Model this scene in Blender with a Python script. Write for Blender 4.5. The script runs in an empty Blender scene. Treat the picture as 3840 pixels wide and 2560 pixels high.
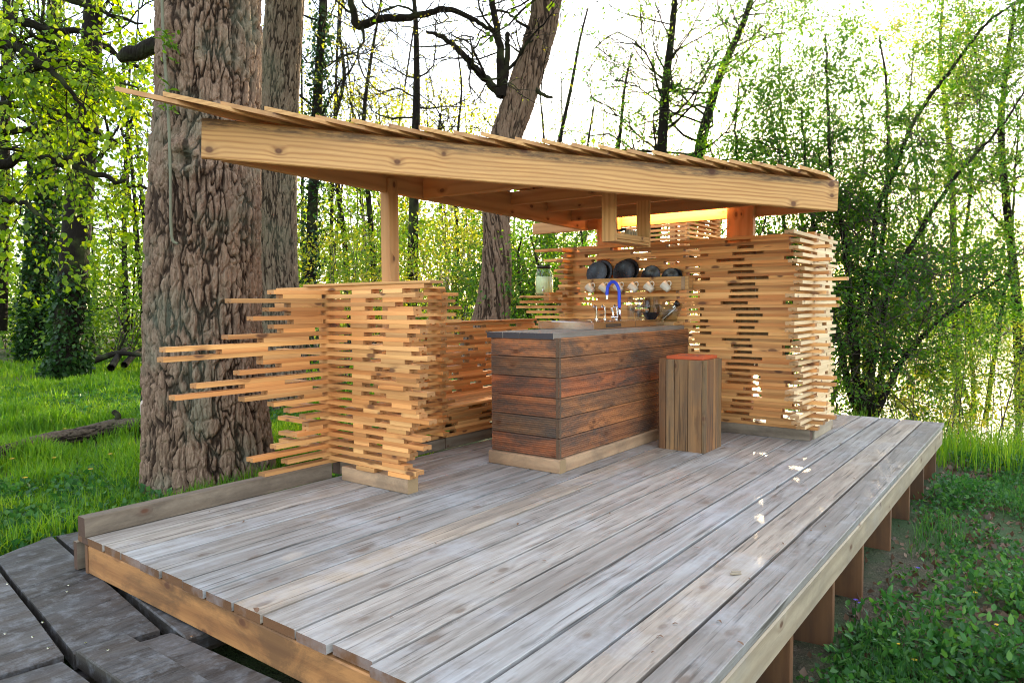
import bpy, math, random
import numpy as np
from mathutils import Vector, Matrix, Euler

random.seed(7)
RNG = np.random.default_rng(7)
sc = bpy.context.scene
col = sc.collection

# ------------------------------------------------------------------ camera
YAW, PITCH, ROLL, FPX, EYE = math.radians(37.323), math.radians(-2.912), math.radians(-0.383), 2660.7, 1.2
f_ = np.array([math.cos(YAW)*math.cos(PITCH), math.sin(YAW)*math.cos(PITCH), math.sin(PITCH)])
r0 = np.cross(f_, [0, 0, 1.0]); r0 /= np.linalg.norm(r0); u0 = np.cross(r0, f_)
r_ = math.cos(ROLL)*r0 + math.sin(ROLL)*u0
u_ = -math.sin(ROLL)*r0 + math.cos(ROLL)*u0
camd = bpy.data.cameras.new('camera'); cam = bpy.data.objects.new('camera', camd); col.objects.link(cam)
camd.sensor_width = 36; camd.lens = FPX/3840*36; camd.clip_start = 0.05; camd.clip_end = 900
cam.matrix_world = Matrix(((r_[0], u_[0], -f_[0], 0), (r_[1], u_[1], -f_[1], 0), (r_[2], u_[2], -f_[2], EYE), (0, 0, 0, 1)))
sc.camera = cam

# ------------------------------------------------------------------ light
SUN_AZ, SUN_EL = math.radians(18.4), math.radians(9.0)
w = bpy.data.worlds.new('World'); sc.world = w; w.use_nodes = True
nt = w.node_tree; bg = nt.nodes['Background']
sky = nt.nodes.new('ShaderNodeTexSky'); sky.sky_type = 'NISHITA'; sky.sun_disc = False
sky.sun_elevation = SUN_EL; sky.sun_rotation = math.radians(90) - SUN_AZ
sky.air_density = 1.0; sky.dust_density = 1.2; sky.ozone_density = 2.0
# thin bright veil of cloud over the clear sky
veil = nt.nodes.new('ShaderNodeMix'); veil.data_type = 'RGBA'; veil.blend_type = 'ADD'; veil.inputs[0].default_value = 1.0
nt.links.new(sky.outputs[0], veil.inputs[6]); veil.inputs[7].default_value = (1.95, 1.86, 1.82, 1)
nt.links.new(veil.outputs[2], bg.inputs[0]); bg.inputs[1].default_value = 0.15
sd = bpy.data.lights.new('sun', 'SUN'); sd.energy = 5.0; sd.angle = math.radians(0.6); sd.color = (1.0, 0.80, 0.52)
so = bpy.data.objects.new('sun', sd); col.objects.link(so)
sdir = Vector((math.cos(SUN_AZ)*math.cos(SUN_EL), math.sin(SUN_AZ)*math.cos(SUN_EL), math.sin(SUN_EL)))
so.rotation_euler = (-sdir).to_track_quat('-Z', 'Y').to_euler(); so.location = sdir*40
sc.view_settings.view_transform = 'Standard'; sc.view_settings.look = 'None'
sc.view_settings.gamma = 1; sc.view_settings.use_curve_mapping = False
sc.view_settings.exposure = 2.25
sc.cycles.use_denoising = True; sc.cycles.pixel_filter_type = 'BLACKMAN_HARRIS'; sc.cycles.filter_width = 1.05
sc.cycles.max_bounces = 7; sc.cycles.transparent_max_bounces = 8
sc.cycles.sample_clamp_indirect = 6

# ------------------------------------------------------------------ point helpers (turn photo pixels into places at a real distance)
def ray(px, py):                       # px, py on a 2352-wide picture
    return f_ + (px/0.6125-1920)/FPX*r_ - (py/0.6125-1280)/FPX*u_
def at(px, py, depth):
    return np.array([0, 0, EYE]) + depth*ray(px, py)

# ------------------------------------------------------------------ materials
def newmat(name):
    m = bpy.data.materials.new(name); m.use_nodes = True
    return m, m.node_tree, m.node_tree.nodes['Principled BSDF']
def N(t, typ, **k):
    n = t.nodes.new(typ)
    for a, b in k.items(): setattr(n, a, b)
    return n
def L(t, a, b): t.links.new(a, b)
def ramp(t, fac, stops):
    n = N(t, 'ShaderNodeValToRGB')
    e = n.color_ramp.elements
    e[0].position, e[0].color = stops[0][0], (*stops[0][1], 1)
    e[1].position, e[1].color = stops[-1][0], (*stops[-1][1], 1)
    for p, c in stops[1:-1]:
        x = e.new(p); x.color = (*c, 1)
    L(t, fac, n.inputs[0]); return n.outputs[0]
def g(v): return (v, v, v)
def math_(t, op, a, b=None, c=None, clamp=False):
    n = N(t, 'ShaderNodeMath', operation=op); n.use_clamp = clamp
    for i, x in enumerate((a, b, c)):
        if x is None: continue
        if isinstance(x, (int, float)): n.inputs[i].default_value = x
        else: L(t, x, n.inputs[i])
    return n.outputs[0]
def mixc(t, fac, a, b, mode='MIX'):
    n = N(t, 'ShaderNodeMix', data_type='RGBA', blend_type=mode)
    for i, x in ((0, fac), (6, a), (7, b)):
        if isinstance(x, (int, float)): n.inputs[i].default_value = x
        elif isinstance(x, tuple): n.inputs[i].default_value = (*x, 1)
        else: L(t, x, n.inputs[i])
    return n.outputs[2]
def noise(t, vec, scale, detail=3, rough=.55, dist=0.0):
    n = N(t, 'ShaderNodeTexNoise'); n.inputs['Scale'].default_value = scale; n.inputs['Detail'].default_value = detail
    n.inputs['Roughness'].default_value = rough; n.inputs['Distortion'].default_value = dist
    if vec is not None: L(t, vec, n.inputs['Vector'])
    return n.outputs['Fac']
def vscale(t, vec, s, loc=(0, 0, 0)):
    n = N(t, 'ShaderNodeMapping'); n.inputs['Scale'].default_value = s; n.inputs['Location'].default_value = loc
    L(t, vec, n.inputs['Vector']); return n.outputs[0]

def wood(name, light, dark, var=.25, ringdens=55, knots=True, knot_col=(.10, .035, .015), rough=.6, stain=None, stain_amt=.5,
         tints=None, fibre=.5, kscale=(3.5, 6.0), ksize=1.0, kprob=.62, mould=None, warpx=(1.1, 7, 7), warpa=9.0, stretch=False, cracks=0, endcol=None, bump=.25, stain_scale=1.6, ringmix=.75, top_dirt=None):
    m, t, b = newmat(name)
    tc = N(t, 'ShaderNodeTexCoord'); oi = N(t, 'ShaderNodeObjectInfo')
    off = N(t, 'ShaderNodeVectorMath', operation='SCALE'); off.inputs[0].default_value = (37.0, 19.0, 53.0)
    L(t, oi.outputs['Random'], off.inputs['Scale'])
    P = N(t, 'ShaderNodeVectorMath', operation='ADD'); L(t, tc.outputs['Object'], P.inputs[0]); L(t, off.outputs[0], P.inputs[1])
    P = P.outputs[0]
    warp = noise(t, vscale(t, P, warpx), 1.0, 3)
    sep = N(t, 'ShaderNodeSeparateXYZ'); L(t, P, sep.inputs[0])
    yz = math_(t, 'ADD', math_(t, 'MULTIPLY', sep.outputs[1], .9), math_(t, 'MULTIPLY', sep.outputs[2], 1.15))
    r = math_(t, 'ADD', math_(t, 'MULTIPLY', yz, ringdens), math_(t, 'MULTIPLY', warp, warpa))
    kmask = None
    if knots:
        vo = N(t, 'ShaderNodeTexVoronoi', voronoi_dimensions='2D'); vo.inputs['Scale'].default_value = 1.0
        cb = N(t, 'ShaderNodeCombineXYZ'); L(t, math_(t, 'MULTIPLY', sep.outputs[0], kscale[0]), cb.inputs[0]); L(t, math_(t, 'MULTIPLY', math_(t, 'ADD', sep.outputs[1], sep.outputs[2]), kscale[1]), cb.inputs[1])
        L(t, cb.outputs[0], vo.inputs['Vector'])
        kr = N(t, 'ShaderNodeSeparateColor'); L(t, vo.outputs['Color'], kr.inputs[0]); kg_ = math_(t, 'GREATER_THAN', kr.outputs[0], kprob)
        kd = math_(t, 'ADD', vo.outputs['Distance'], math_(t, 'MULTIPLY', math_(t, 'SUBTRACT', 1.0, kg_), 1.0)); kd = math_(t, 'ADD', kd, math_(t, 'MULTIPLY', kr.outputs[1], .045*ksize))
        kk = math_(t, 'MULTIPLY', math_(t, 'POWER', math_(t, 'SUBTRACT', 1.0, math_(t, 'MULTIPLY', kd, 2.2), clamp=True), 3.0), 10.0)
        r = math_(t, 'ADD', r, kk)
        kmask = ramp(t, kd, [(.0, g(1)), (.07*ksize, g(1)), (.11*ksize, g(.3)), (.22*ksize, g(0))])
    wv = math_(t, 'MULTIPLY_ADD', math_(t, 'SINE', r), .5, .5)
    wv = math_(t, 'POWER', wv, 1.8)
    fib = noise(t, vscale(t, P, (4, 190, 190)), 1.0, 2, .6)
    fib2 = noise(t, vscale(t, P, (1.5, 36, 36)), 1.0, 3, .6)
    v = math_(t, 'ADD', math_(t, 'MULTIPLY', wv, ringmix*.55), math_(t, 'MULTIPLY', math_(t, 'SUBTRACT', fib2, .3), fibre*1.3))
    v = math_(t, 'ADD', v, math_(t, 'MULTIPLY', math_(t, 'SUBTRACT', fib, .5), fibre*.8), clamp=True)
    c = mixc(t, v, light, dark)
    if cracks:
        ck = noise(t, vscale(t, P, (1.6, 55, 55)), 1.0, 2, .5)
        c = mixc(t, math_(t, 'MULTIPLY', ramp(t, ck, [(.60, g(0)), (.68, g(1))]), cracks), c, tuple(x*.35 for x in dark))
        ck2 = noise(t, vscale(t, P, (3.0, 22, 22), (5, 3, 1)), 1.0, 4, .7)
        c = mixc(t, math_(t, 'MULTIPLY', ramp(t, ck2, [(.56, g(0)), (.66, g(1))]), cracks*.6), c, tuple(x*.6 for x in dark))
    wn = N(t, 'ShaderNodeTexWhiteNoise', noise_dimensions='1D'); L(t, oi.outputs['Random'], wn.inputs['W'])
    if tints:
        n = len(tints)
        tn = N(t, 'ShaderNodeValToRGB'); tn.color_ramp.interpolation = 'LINEAR'
        e = tn.color_ramp.elements; e[0].position = 0; e[0].color = (*tints[0], 1); e[1].position = 1; e[1].color = (*tints[-1], 1)
        for i in range(1, n-1):
            x = e.new(i/(n-1)); x.color = (*tints[i], 1)
        L(t, wn.outputs['Value'], tn.inputs[0])
        c = mixc(t, 1.0, c, tn.outputs[0], 'MULTIPLY')
    if stain:
        s = noise(t, vscale(t, P, (.8, 7, 7) if stretch else (1.0, 2.6, 2.6)), stain_scale, 8, .75, .4)
        sm = ramp(t, s, [(.43, g(0)), (.60, g(1))])
        c = mixc(t, math_(t, 'MULTIPLY', sm, stain_amt), c, stain)
    if mould:
        so_ = N(t, 'ShaderNodeSeparateXYZ'); L(t, tc.outputs['Object'], so_.inputs[0])
        band = ramp(t, math_(t, 'ADD', so_.outputs[2], math_(t, 'MULTIPLY', noise(t, vscale(t, P, (1.3, 6, 6)), 1.0, 4, .6), .12)), [(mould[1], g(0)), (mould[1]+.035, g(1))])
        sp_ = ramp(t, noise(t, vscale(t, P, (5, 30, 30)), 1.0, 5, .75), [(.40, g(.25)), (.58, g(1))])
        c = mixc(t, math_(t, 'MULTIPLY', math_(t, 'MULTIPLY', band, sp_), mould[2]), c, mould[0])
    if kmask is not None:
        c = mixc(t, math_(t, 'MULTIPLY', kmask, .85), c, knot_col)
    # sawn ends: object-space normal along the grain
    no = N(t, 'ShaderNodeSeparateXYZ'); L(t, tc.outputs['Normal'], no.inputs[0])
    endm = math_(t, 'GREATER_THAN', math_(t, 'ABSOLUTE', no.outputs[0]), .8)
    ec = endcol or tuple(x*.85 for x in light)
    en = math_(t, 'MULTIPLY_ADD', math_(t, 'SINE', math_(t, 'MULTIPLY', math_(t, 'ADD', sep.outputs[1], math_(t, 'MULTIPLY', math_(t, 'MULTIPLY', sep.outputs[2], sep.outputs[2]), 3.)), 900.)), .18, .82)
    ecc = mixc(t, 1.0, ec, en, 'MULTIPLY')
    c = mixc(t, endm, c, ecc)
    hv = N(t, 'ShaderNodeHueSaturation'); L(t, c, hv.inputs['Color'])
    L(t, math_(t, 'MULTIPLY_ADD', oi.outputs['Random'], var, 1-var*.5), hv.inputs['Value'])
    c = hv.outputs[0]
    if top_dirt:
        ge = N(t, 'ShaderNodeNewGeometry')
        s2 = noise(t, ge.outputs['Position'], top_dirt[1], 5, .7)
        c = mixc(t, math_(t, 'MULTIPLY', ramp(t, s2, [(.5, g(0)), (.72, g(1))]), top_dirt[2]), c, top_dirt[0])
    L(t, c, b.inputs['Base Color'])
    ro = math_(t, 'MULTIPLY_ADD', fib2, .3, rough-.12)
    L(t, ro, b.inputs['Roughness']); b.inputs['Specular IOR Level'].default_value = .35
    bp = N(t, 'ShaderNodeBump'); bp.inputs['Strength'].default_value = bump; bp.inputs['Distance'].default_value = .004
    L(t, math_(t, 'ADD', math_(t, 'MULTIPLY', fib, .6), math_(t, 'MULTIPLY', v, .5)), bp.inputs['Height']); L(t, bp.outputs[0], b.inputs['Normal'])
    return m

M = {}
M['slat'] = wood('larch slat wood', (.67, .35, .122), (.33, .125, .036), var=.5, ringdens=70, knots=True, fibre=.42, rough=.6,
                 tints=[(1, 1, 1), (1.08, 1.02, .9), (.80, .64, .55), (1, .80, .66), (1.15, 1.16, 1.18), (.95, .72, .54), (1.08, 1.08, 1.1)], endcol=(.46, .21, .07), kscale=(3.2, 7.0), ksize=1.5)
M['litslat'] = wood('skylit slat wood', (.76, .56, .33), (.56, .36, .17), var=.2, ringdens=70, knots=True, fibre=.35, tints=[(1, 1, 1), (1.06, 1.03, .98), (.92, .85, .76)], endcol=(.48, .26, .11))  # slat wood lightened: bright river and sky light put into its colour
M['beam'] = wood('pale larch beam', (.68, .375, .135), (.34, .125, .034), var=.08, ringdens=170, knots=True, fibre=.4, stain=(.42, .22, .085), stain_amt=.4, stain_scale=1.1, warpx=(.9, 4, 4), warpa=20,
                 kscale=(4.5, 4.5), ksize=1.1, knot_col=(.10, .03, .012), ringmix=.75, endcol=(.5, .28, .12))
M['fbeam'] = wood('fascia beam larch', (.68, .365, .125), (.32, .115, .030), var=.0, ringdens=190, knots=True, fibre=.45, stain=(.46, .24, .09), stain_amt=.45, stain_scale=.9, warpx=(.7, 4, 4), warpa=22,
                 kscale=(3.6, 4.2), ksize=1.15, knot_col=(.09, .026, .010), ringmix=1.0, endcol=(.5, .28, .12), mould=((.085, .05, .03), .10, .85), kprob=.45)
M['rafter'] = wood('rafter larch', (.52, .27, .105), (.34, .145, .05), var=.2, ringdens=70, fibre=.35, knots=True)
M['deck'] = wood('silvered deck board', (.40, .365, .32), (.15, .122, .098), var=.36, ringdens=90, cracks=.8, knots=True, knot_col=(.16, .12, .09), fibre=.6, rough=.50,
                 stain=(.175, .145, .118), stain_amt=.6, stain_scale=1.3, tints=[(1, 1, 1), (.93, .98, 1.05), (1.12, .98, .82), (.74, .74, .75), (1.12, 1.10, 1.08), (1.0, .87, .72)], kscale=(2.2, 4.5), ksize=1.0, stretch=True,
                 endcol=(.17, .075, .03), bump=.4, ringmix=.5, top_dirt=((.52, .53, .55), 2.2, .38))
M['kerb'] = wood('weathered kerb timber', (.235, .18, .125), (.12, .082, .052), var=.1, fibre=.5, stain=(.07, .05, .035), stain_amt=.6, rough=.65, endcol=(.10, .05, .03))
M['plinth'] = wood('plinth timber', (.46, .29, .165), (.27, .15, .08), var=.15, fibre=.4, stain=(.12, .085, .055), stain_amt=.55, endcol=(.34, .22, .11))
M['fascia'] = wood('oiled fascia board', (.42, .19, .062), (.17, .062, .02), var=.05, ringdens=45, fibre=.55, stain=(.09, .045, .02), stain_amt=.7, stain_scale=2.0, knots=True)
M['sidebeam'] = wood('pale edge beam', (.40, .315, .21), (.24, .17, .105), var=.08, fibre=.45, stain=(.2, .16, .11), stain_amt=.55, stain_scale=1.8, top_dirt=((.3, .29, .27), 3, .3))
M['old'] = wood('old boardwalk plank', (.062, .047, .036), (.020, .015, .012), var=.5, cracks=.8, ringdens=30, fibre=.6, knots=False, rough=.62, stain=(.17, .17, .17), stain_amt=.3, stain_scale=2.6,
                endcol=(.05, .04, .03), bump=.6, top_dirt=((.30, .31, .32), 14.0, .35))
M['larchclad'] = wood('red brown cladding', (.40, .185, .080), (.12, .050, .025), var=.3, ringdens=80, fibre=.7, stain=(.070, .055, .045), stain_amt=.85, stain_scale=1.5, knots=True, rough=.55,
                      tints=[(1, .9, .8), (1.3, 1.1, .95), (.55, .62, .68), (1.25, .80, .65), (.8, .8, .8)], endcol=(.12, .07, .04), bump=.5)
M['ctop'] = wood('grey brown worktop plank', (.30, .25, .20), (.16, .12, .09), var=.3, fibre=.6, stain=(.1, .08, .065), stain_amt=.5, knots=False, endcol=(.055, .05, .052))
M['stool'] = wood('weathered stool plank', (.33, .17, .068), (.12, .055, .024), var=.4, ringdens=60, fibre=.7, cracks=.7, stain=(.11, .082, .055), stain_amt=.45, rough=.6, tints=[(1, 1, 1), (.7, .76, .74), (1.15, 1.05, .95), (.85, .7, .62)])
M['legwood'] = wood('support board', (.20, .09, .036), (.11, .045, .02), var=.2, fibre=.5, stain=(.07, .045, .03), stain_amt=.5)
M['panelwood'] = wood('cabinet back board', (.30, .20, .095), (.19, .11, .05), var=.25, fibre=.4)

def simple(name, colr, rough=.5, metal=0, spec=.5, bump=None, vary=None):
    m, t, b = newmat(name)
    b.inputs['Base Color'].default_value = (*colr, 1); b.inputs['Roughness'].default_value = rough; b.inputs['Metallic'].default_value = metal
    b.inputs['Specular IOR Level'].default_value = spec
    tc = N(t, 'ShaderNodeTexCoord')
    if vary:
        c = mixc(t, ramp(t, noise(t, tc.outputs['Object'], vary[1], 5), [(.35, g(0)), (.65, g(1))]), colr, vary[0]); L(t, c, b.inputs['Base Color'])
    n2 = noise(t, tc.outputs['Object'], 30, 3)
    L(t, math_(t, 'MULTIPLY_ADD', n2, .16, rough-.08), b.inputs['Roughness'])
    if bump:
        bp = N(t, 'ShaderNodeBump'); bp.inputs['Strength'].default_value = bump[0]; bp.inputs['Distance'].default_value = bump[2] if len(bump) > 2 else .01
        L(t, noise(t, tc.outputs['Object'], bump[1], 5), bp.inputs['Height']); L(t, bp.outputs[0], b.inputs['Normal'])
    return m
M['steel'] = simple('brushed steel', (.62, .58, .54), .18, 1)
M['steel_dark'] = simple('dark vent slot', (.03, .025, .02), .6)
M['chrome'] = simple('chrome', (.85, .85, .86), .06, 1)
M['blue'] = simple('blue hose', (.02, .06, .62), .42)
M['black'] = simple('black glazed ceramic', (.012, .012, .014), .28, 0, .5)
M['cream'] = simple('cream stoneware', (.70, .62, .50), .25, 0, .5)
M['tile'] = simple('terracotta red cushion tile', (.50, .085, .022), .6, 0, .4)
M['tilepat'] = simple('worn tile pattern', (.22, .16, .14), .6)
M['lid'] = simple('dark jar lid', (.05, .045, .04), .35, .6)
M['lemonade'] = simple('cloudy lemonade', (.62, .68, .35), .3)
M['card'] = simple('printed card box', (.45, .33, .19), .7)
M['ink'] = simple('dark ink', (.05, .045, .04), .8)
M['plastic'] = simple('cream plastic keg', (.55, .45, .38), .45, vary=((.45, .30, .24), 3))
M['rope'] = simple('grey green vine stem', (.13, .125, .07), .7)
M['brown'] = simple('dead leaf brown', (.13, .065, .035), .7, vary=((.22, .12, .06), 20))
M['redmetal'] = simple('red fitting', (.45, .04, .03), .4)
M['greenpl'] = simple('dark green box', (.02, .10, .05), .5)

def glassmat(name, colr=(1, 1, 1), rough=.0):
    m, t, b = newmat(name)
    b.inputs['Base Color'].default_value = (*colr, 1); b.inputs['Transmission Weight'].default_value = 1; b.inputs['Roughness'].default_value = rough
    b.inputs['IOR'].default_value = 1.42
    return m
def thinglass(name, colr, refl=.9):
    m, t, b = newmat(name); t.nodes.remove(b)
    tr = N(t, 'ShaderNodeBsdfTransparent'); tr.inputs[0].default_value = (*colr, 1); gl = N(t, 'ShaderNodeBsdfGlossy'); gl.inputs['Roughness'].default_value = .03
    fr = N(t, 'ShaderNodeLayerWeight'); fr.inputs[0].default_value = .5; mx = N(t, 'ShaderNodeMixShader')
    L(t, math_(t, 'MULTIPLY_ADD', math_(t, 'POWER', fr.outputs[1], 3.0), refl*.5, .03), mx.inputs[0]); L(t, tr.outputs[0], mx.inputs[1]); L(t, gl.outputs[0], mx.inputs[2]); L(t, mx.outputs[0], t.nodes['Material Output'].inputs['Surface'])
    return m
M['glass'] = thinglass('clear glass', (.96, .975, .965))
M['juice'] = glassmat('pale lemon drink', (.80, .88, .45), .25)

m, t, b = newmat('warm led strip'); b.inputs['Emission Color'].default_value = (1, .50, .13, 1); b.inputs['Emission Strength'].default_value = 12; M['led'] = m

def leafmat(name, c1, c2, c3, trans=.5, rough=.45):
    m, t, b = newmat(name)
    at_ = N(t, 'ShaderNodeAttribute', attribute_name='tint')
    c = ramp(t, at_.outputs['Fac'], [(0, c1), (.55, c2), (1, c3)])
    L(t, c, b.inputs['Base Color']); b.inputs['Roughness'].default_value = rough; b.inputs['Specular IOR Level'].default_value = .3
    tr = N(t, 'ShaderNodeBsdfTranslucent')
    hs = N(t, 'ShaderNodeHueSaturation'); L(t, c, hs.inputs['Color']); hs.inputs['Hue'].default_value = .485; hs.inputs['Saturation'].default_value = 1.15; hs.inputs['Value'].default_value = 1.7
    L(t, hs.outputs[0], tr.inputs['Color'])
    mx = N(t, 'ShaderNodeMixShader'); mx.inputs[0].default_value = trans
    L(t, b.outputs[0], mx.inputs[1]); L(t, tr.outputs[0], mx.inputs[2]); L(t, mx.outputs[0], t.nodes['Material Output'].inputs['Surface'])
    return m
M['lf_lime'] = leafmat('lime tree leaf', (.045, .115, .012), (.15, .25, .022), (.34, .40, .05), .55)
M['lf_green'] = leafmat('shrub leaf', (.020, .075, .012), (.055, .15, .020), (.16, .27, .03), .5)
M['lf_yellow'] = leafmat('young yellow leaf', (.10, .15, .02), (.24, .28, .045), (.42, .36, .06), .55)
M['lf_mid'] = leafmat('woodland leaf', (.045, .11, .015), (.12, .22, .03), (.27, .34, .06), .5)
M['lf_dark'] = leafmat('ivy leaf', (.010, .032, .008), (.022, .062, .012), (.05, .11, .02), .25)
M['lf_ground'] = leafmat('ground herb leaf', (.018, .065, .016), (.045, .14, .03), (.13, .26, .05), .4)
M['grass'] = leafmat('grass blade', (.045, .13, .015), (.11, .24, .02), (.30, .40, .05), .5)
M['litter'] = leafmat('dead leaf litter', (.06, .035, .02), (.14, .08, .045), (.30, .20, .13), .15)

def barkmat(name, light, dark, moss=None, scale=1.0, bump=.6, uvz=.25):
    m, t, b = newmat(name)
    tc = N(t, 'ShaderNodeTexCoord')
    P = vscale(t, tc.outputs['Object'], (1, 1, uvz))
    n1 = noise(t, P, 24*scale, 5, .65)
    vo = N(t, 'ShaderNodeTexVoronoi', feature='DISTANCE_TO_EDGE'); vo.inputs['Scale'].default_value = 16*scale; L(t, P, vo.inputs['Vector'])
    n2 = noise(t, tc.outputs['Object'], 2.2, 4)
    a_ = N(t, 'ShaderNodeAttribute', attribute_name='plate')
    c = mixc(t, ramp(t, n1, [(.3, g(0)), (.7, g(1))]), dark, light)
    c = mixc(t, ramp(t, a_.outputs['Fac'], [(0, g(1)), (.30, g(.92)), (.62, g(0))]), c, tuple(x*.28 for x in dark))
    if moss: c = mixc(t, math_(t, 'MULTIPLY', ramp(t, n2, [(.5, g(0)), (.68, g(1))]), moss[1]), c, moss[0])
    L(t, c, b.inputs['Base Color']); b.inputs['Roughness'].default_value = .9; b.inputs['Specular IOR Level'].default_value = .15
    bp = N(t, 'ShaderNodeBump'); bp.inputs['Strength'].default_value = bump; bp.inputs['Distance'].default_value = .02
    L(t, math_(t, 'ADD', n1, math_(t, 'MULTIPLY', vo.outputs[0], 1.5)), bp.inputs['Height']); L(t, bp.outputs[0], b.inputs['Normal'])
    return m
M['oak'] = barkmat('oak bark', (.31, .205, .135), (.12, .070, .043), ((.16, .18, .12), .45), 1.6, 1.0)
M['oak2'] = barkmat('grey oak bark', (.25, .18, .12), (.11, .072, .045), ((.15, .16, .10), .3), 1.4, .9)
M['acacia'] = barkmat('acacia bark', (.25, .165, .11), (.115, .068, .042), ((.17, .13, .08), .4), 1.0)
M['bark'] = barkmat('dark bark', (.11, .082, .055), (.05, .036, .024), ((.08, .10, .03), .5), 2.0)
M['twig'] = simple('twig bark', (.06, .043, .03), .8)
M['log'] = barkmat('fallen log bark', (.16, .12, .085), (.06, .042, .03), ((.07, .09, .03), .6), 1.4, uvz=1)

# ------------------------------------------------------------------ mesh helpers
def tag(o, label=None, cat=None, group=None, kind=None):
    if label: o['label'] = label
    if cat: o['category'] = cat
    if group: o['group'] = group
    if kind: o['kind'] = kind
    return o
def link(name, me, mat=None, parent=None, loc=(0, 0, 0), rot=(0, 0, 0)):
    o = bpy.data.objects.new(name, me); col.objects.link(o)
    o.location = loc; o.rotation_euler = rot
    if mat is not None and not me.materials: me.materials.append(mat)
    if parent is not None: o.parent = parent
    return o
def empty(name, label=None, cat=None, group=None, kind=None, loc=(0, 0, 0)):
    o = bpy.data.objects.new(name, None); col.objects.link(o); o.location = loc; o.empty_display_size = .1
    return tag(o, label, cat, group, kind)
def mesh(name, V, F, smooth=False):
    me = bpy.data.meshes.new(name); me.from_pydata([tuple(v) for v in V], [], F); me.update()
    if smooth: me.polygons.foreach_set('use_smooth', [True]*len(me.polygons))
    return me
def extr(profile, Lx):                      # profile (y,z) list ccw seen from +x, extruded along x, centred
    n = len(profile); V = [(-Lx/2, y, z) for y, z in profile]+[(Lx/2, y, z) for y, z in profile]
    F = [(i, (i+1) % n, (i+1) % n+n, i+n) for i in range(n)]
    F.append(tuple(range(n))[::-1]); F.append(tuple(range(n, 2*n)))
    return V, F
def prof_box(w, t, c=.003):
    a, b = w/2, t/2
    return [(-a+c, -b), (a-c, -b), (a, -b+c), (a, b-c), (a-c, b), (-a+c, b), (-a, b-c), (-a, -b+c)]
def prof_slat(w, t):
    a, b = w/2, t/2
    return [(-a, -b), (-.009, -b), (-.009, -b+.007), (.009, -b+.007), (.009, -b), (a, -b), (a, b), (-a, b)]
def prof_ridged(w, t, n=9):                 # outer face (y=+t/2 side) ridged; w is height (z)
    P = [(-t/2, w/2), (-t/2, -w/2)]
    st = w/n
    for i in range(n):
        z = -w/2+i*st
        P += [(t/2-.006, z+.001), (t/2, z+st*.25), (t/2, z+st*.75), (t/2-.006, z+st*.95)]
    return P
_mc = {}
ROT = {'A': (0, 0, 0), 'B': (0, 0, math.pi/2), 'Z': (0, -math.pi/2, 0)}
def plank(name, mat, c, Lx, w, t, axis='A', parent=None, prof=None, jit=0, cham=.003, rot=None):
    """a piece of timber: Lx along axis, w across, t thick; c = world centre"""
    Lx = round(Lx, 2) if prof else Lx
    key = (round(Lx, 3), round(w, 4), round(t, 4), prof, mat.name, round(cham, 4))
    me = _mc.get(key)
    if me is None:
        p = {'slat': prof_slat, 'ridged': prof_ridged}.get(prof)
        p = p(w, t) if p else prof_box(w, t, cham)
        V, F = extr(p, Lx); me = mesh(name, V, F); me.materials.append(mat); _mc[key] = me
    r = list(rot if rot else ROT[axis])
    if jit: r[2] += random.uniform(-jit, jit)
    loc = Vector(c)
    if parent is not None: loc = loc-parent.location
    o = bpy.data.objects.new(name, me); col.objects.link(o); o.location = loc; o.rotation_euler = r
    if parent is not None: o.parent = parent
    return o
def lathe(prof, seg=24, cap=False):
    V = []; F = []
    for r, z in prof:
        for k in range(seg):
            a = 2*math.pi*k/seg; V.append((r*math.cos(a), r*math.sin(a), z))
    for i in range(len(prof)-1):
        for k in range(seg):
            F.append((i*seg+k, i*seg+(k+1) % seg, (i+1)*seg+(k+1) % seg, (i+1)*seg+k))
    if cap: F.append(tuple(range(seg))[::-1]); F.append(tuple(range((len(prof)-1)*seg, len(prof)*seg)))
    return V, F
def tube_arrays(pts, radii, seg=8, caps=False):
    pts = np.asarray(pts, float); n = len(pts); radii = np.broadcast_to(np.asarray(radii, float), (n,))
    tan = np.gradient(pts, axis=0); tan /= (np.linalg.norm(tan, axis=1, keepdims=True)+1e-9)
    ref = np.array([0.31, .95, .05]); 
    if abs(tan[0]@ref) > .9: ref = np.array([1., 0, 0])
    s = np.cross(tan, ref); s /= (np.linalg.norm(s, axis=1, keepdims=True)+1e-9); q = np.cross(tan, s)
    a = np.arange(seg)*2*math.pi/seg
    V = pts[:, None, :]+radii[:, None, None]*(np.cos(a)[None, :, None]*s[:, None, :]+np.sin(a)[None, :, None]*q[:, None, :])
    i = np.arange(n-1)[:, None]*seg; k = np.arange(seg)[None, :]; k2 = (k+1) % seg
    F = np.stack([i+k, i+k2, i+seg+k2, i+seg+k], -1).reshape(-1, 4)
    return V.reshape(-1, 3), F
def np_mesh(name, V, F, mat=None, smooth=False, attr=None):
    """V (n,3), F (m,k) same k"""
    V = np.asarray(V, np.float32); F = np.asarray(F, np.int32); k = F.shape[1]
    me = bpy.data.meshes.new(name); me.vertices.add(len(V)); me.vertices.foreach_set('co', V.ravel())
    me.loops.add(F.size); me.loops.foreach_set('vertex_index', F.ravel())
    me.polygons.add(len(F)); me.polygons.foreach_set('loop_start', np.arange(0, F.size, k, dtype=np.int32))
    me.polygons.foreach_set('loop_total', np.full(len(F), k, np.int32))
    if smooth: me.polygons.foreach_set('use_smooth', np.ones(len(F), bool))
    if attr is not None:
        for an, av in attr.items():
            a = me.attributes.new(an, 'FLOAT', 'POINT'); a.data.foreach_set('value', np.asarray(av, np.float32))
    me.update(calc_edges=True)
    if mat: me.materials.append(mat)
    return me
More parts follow.
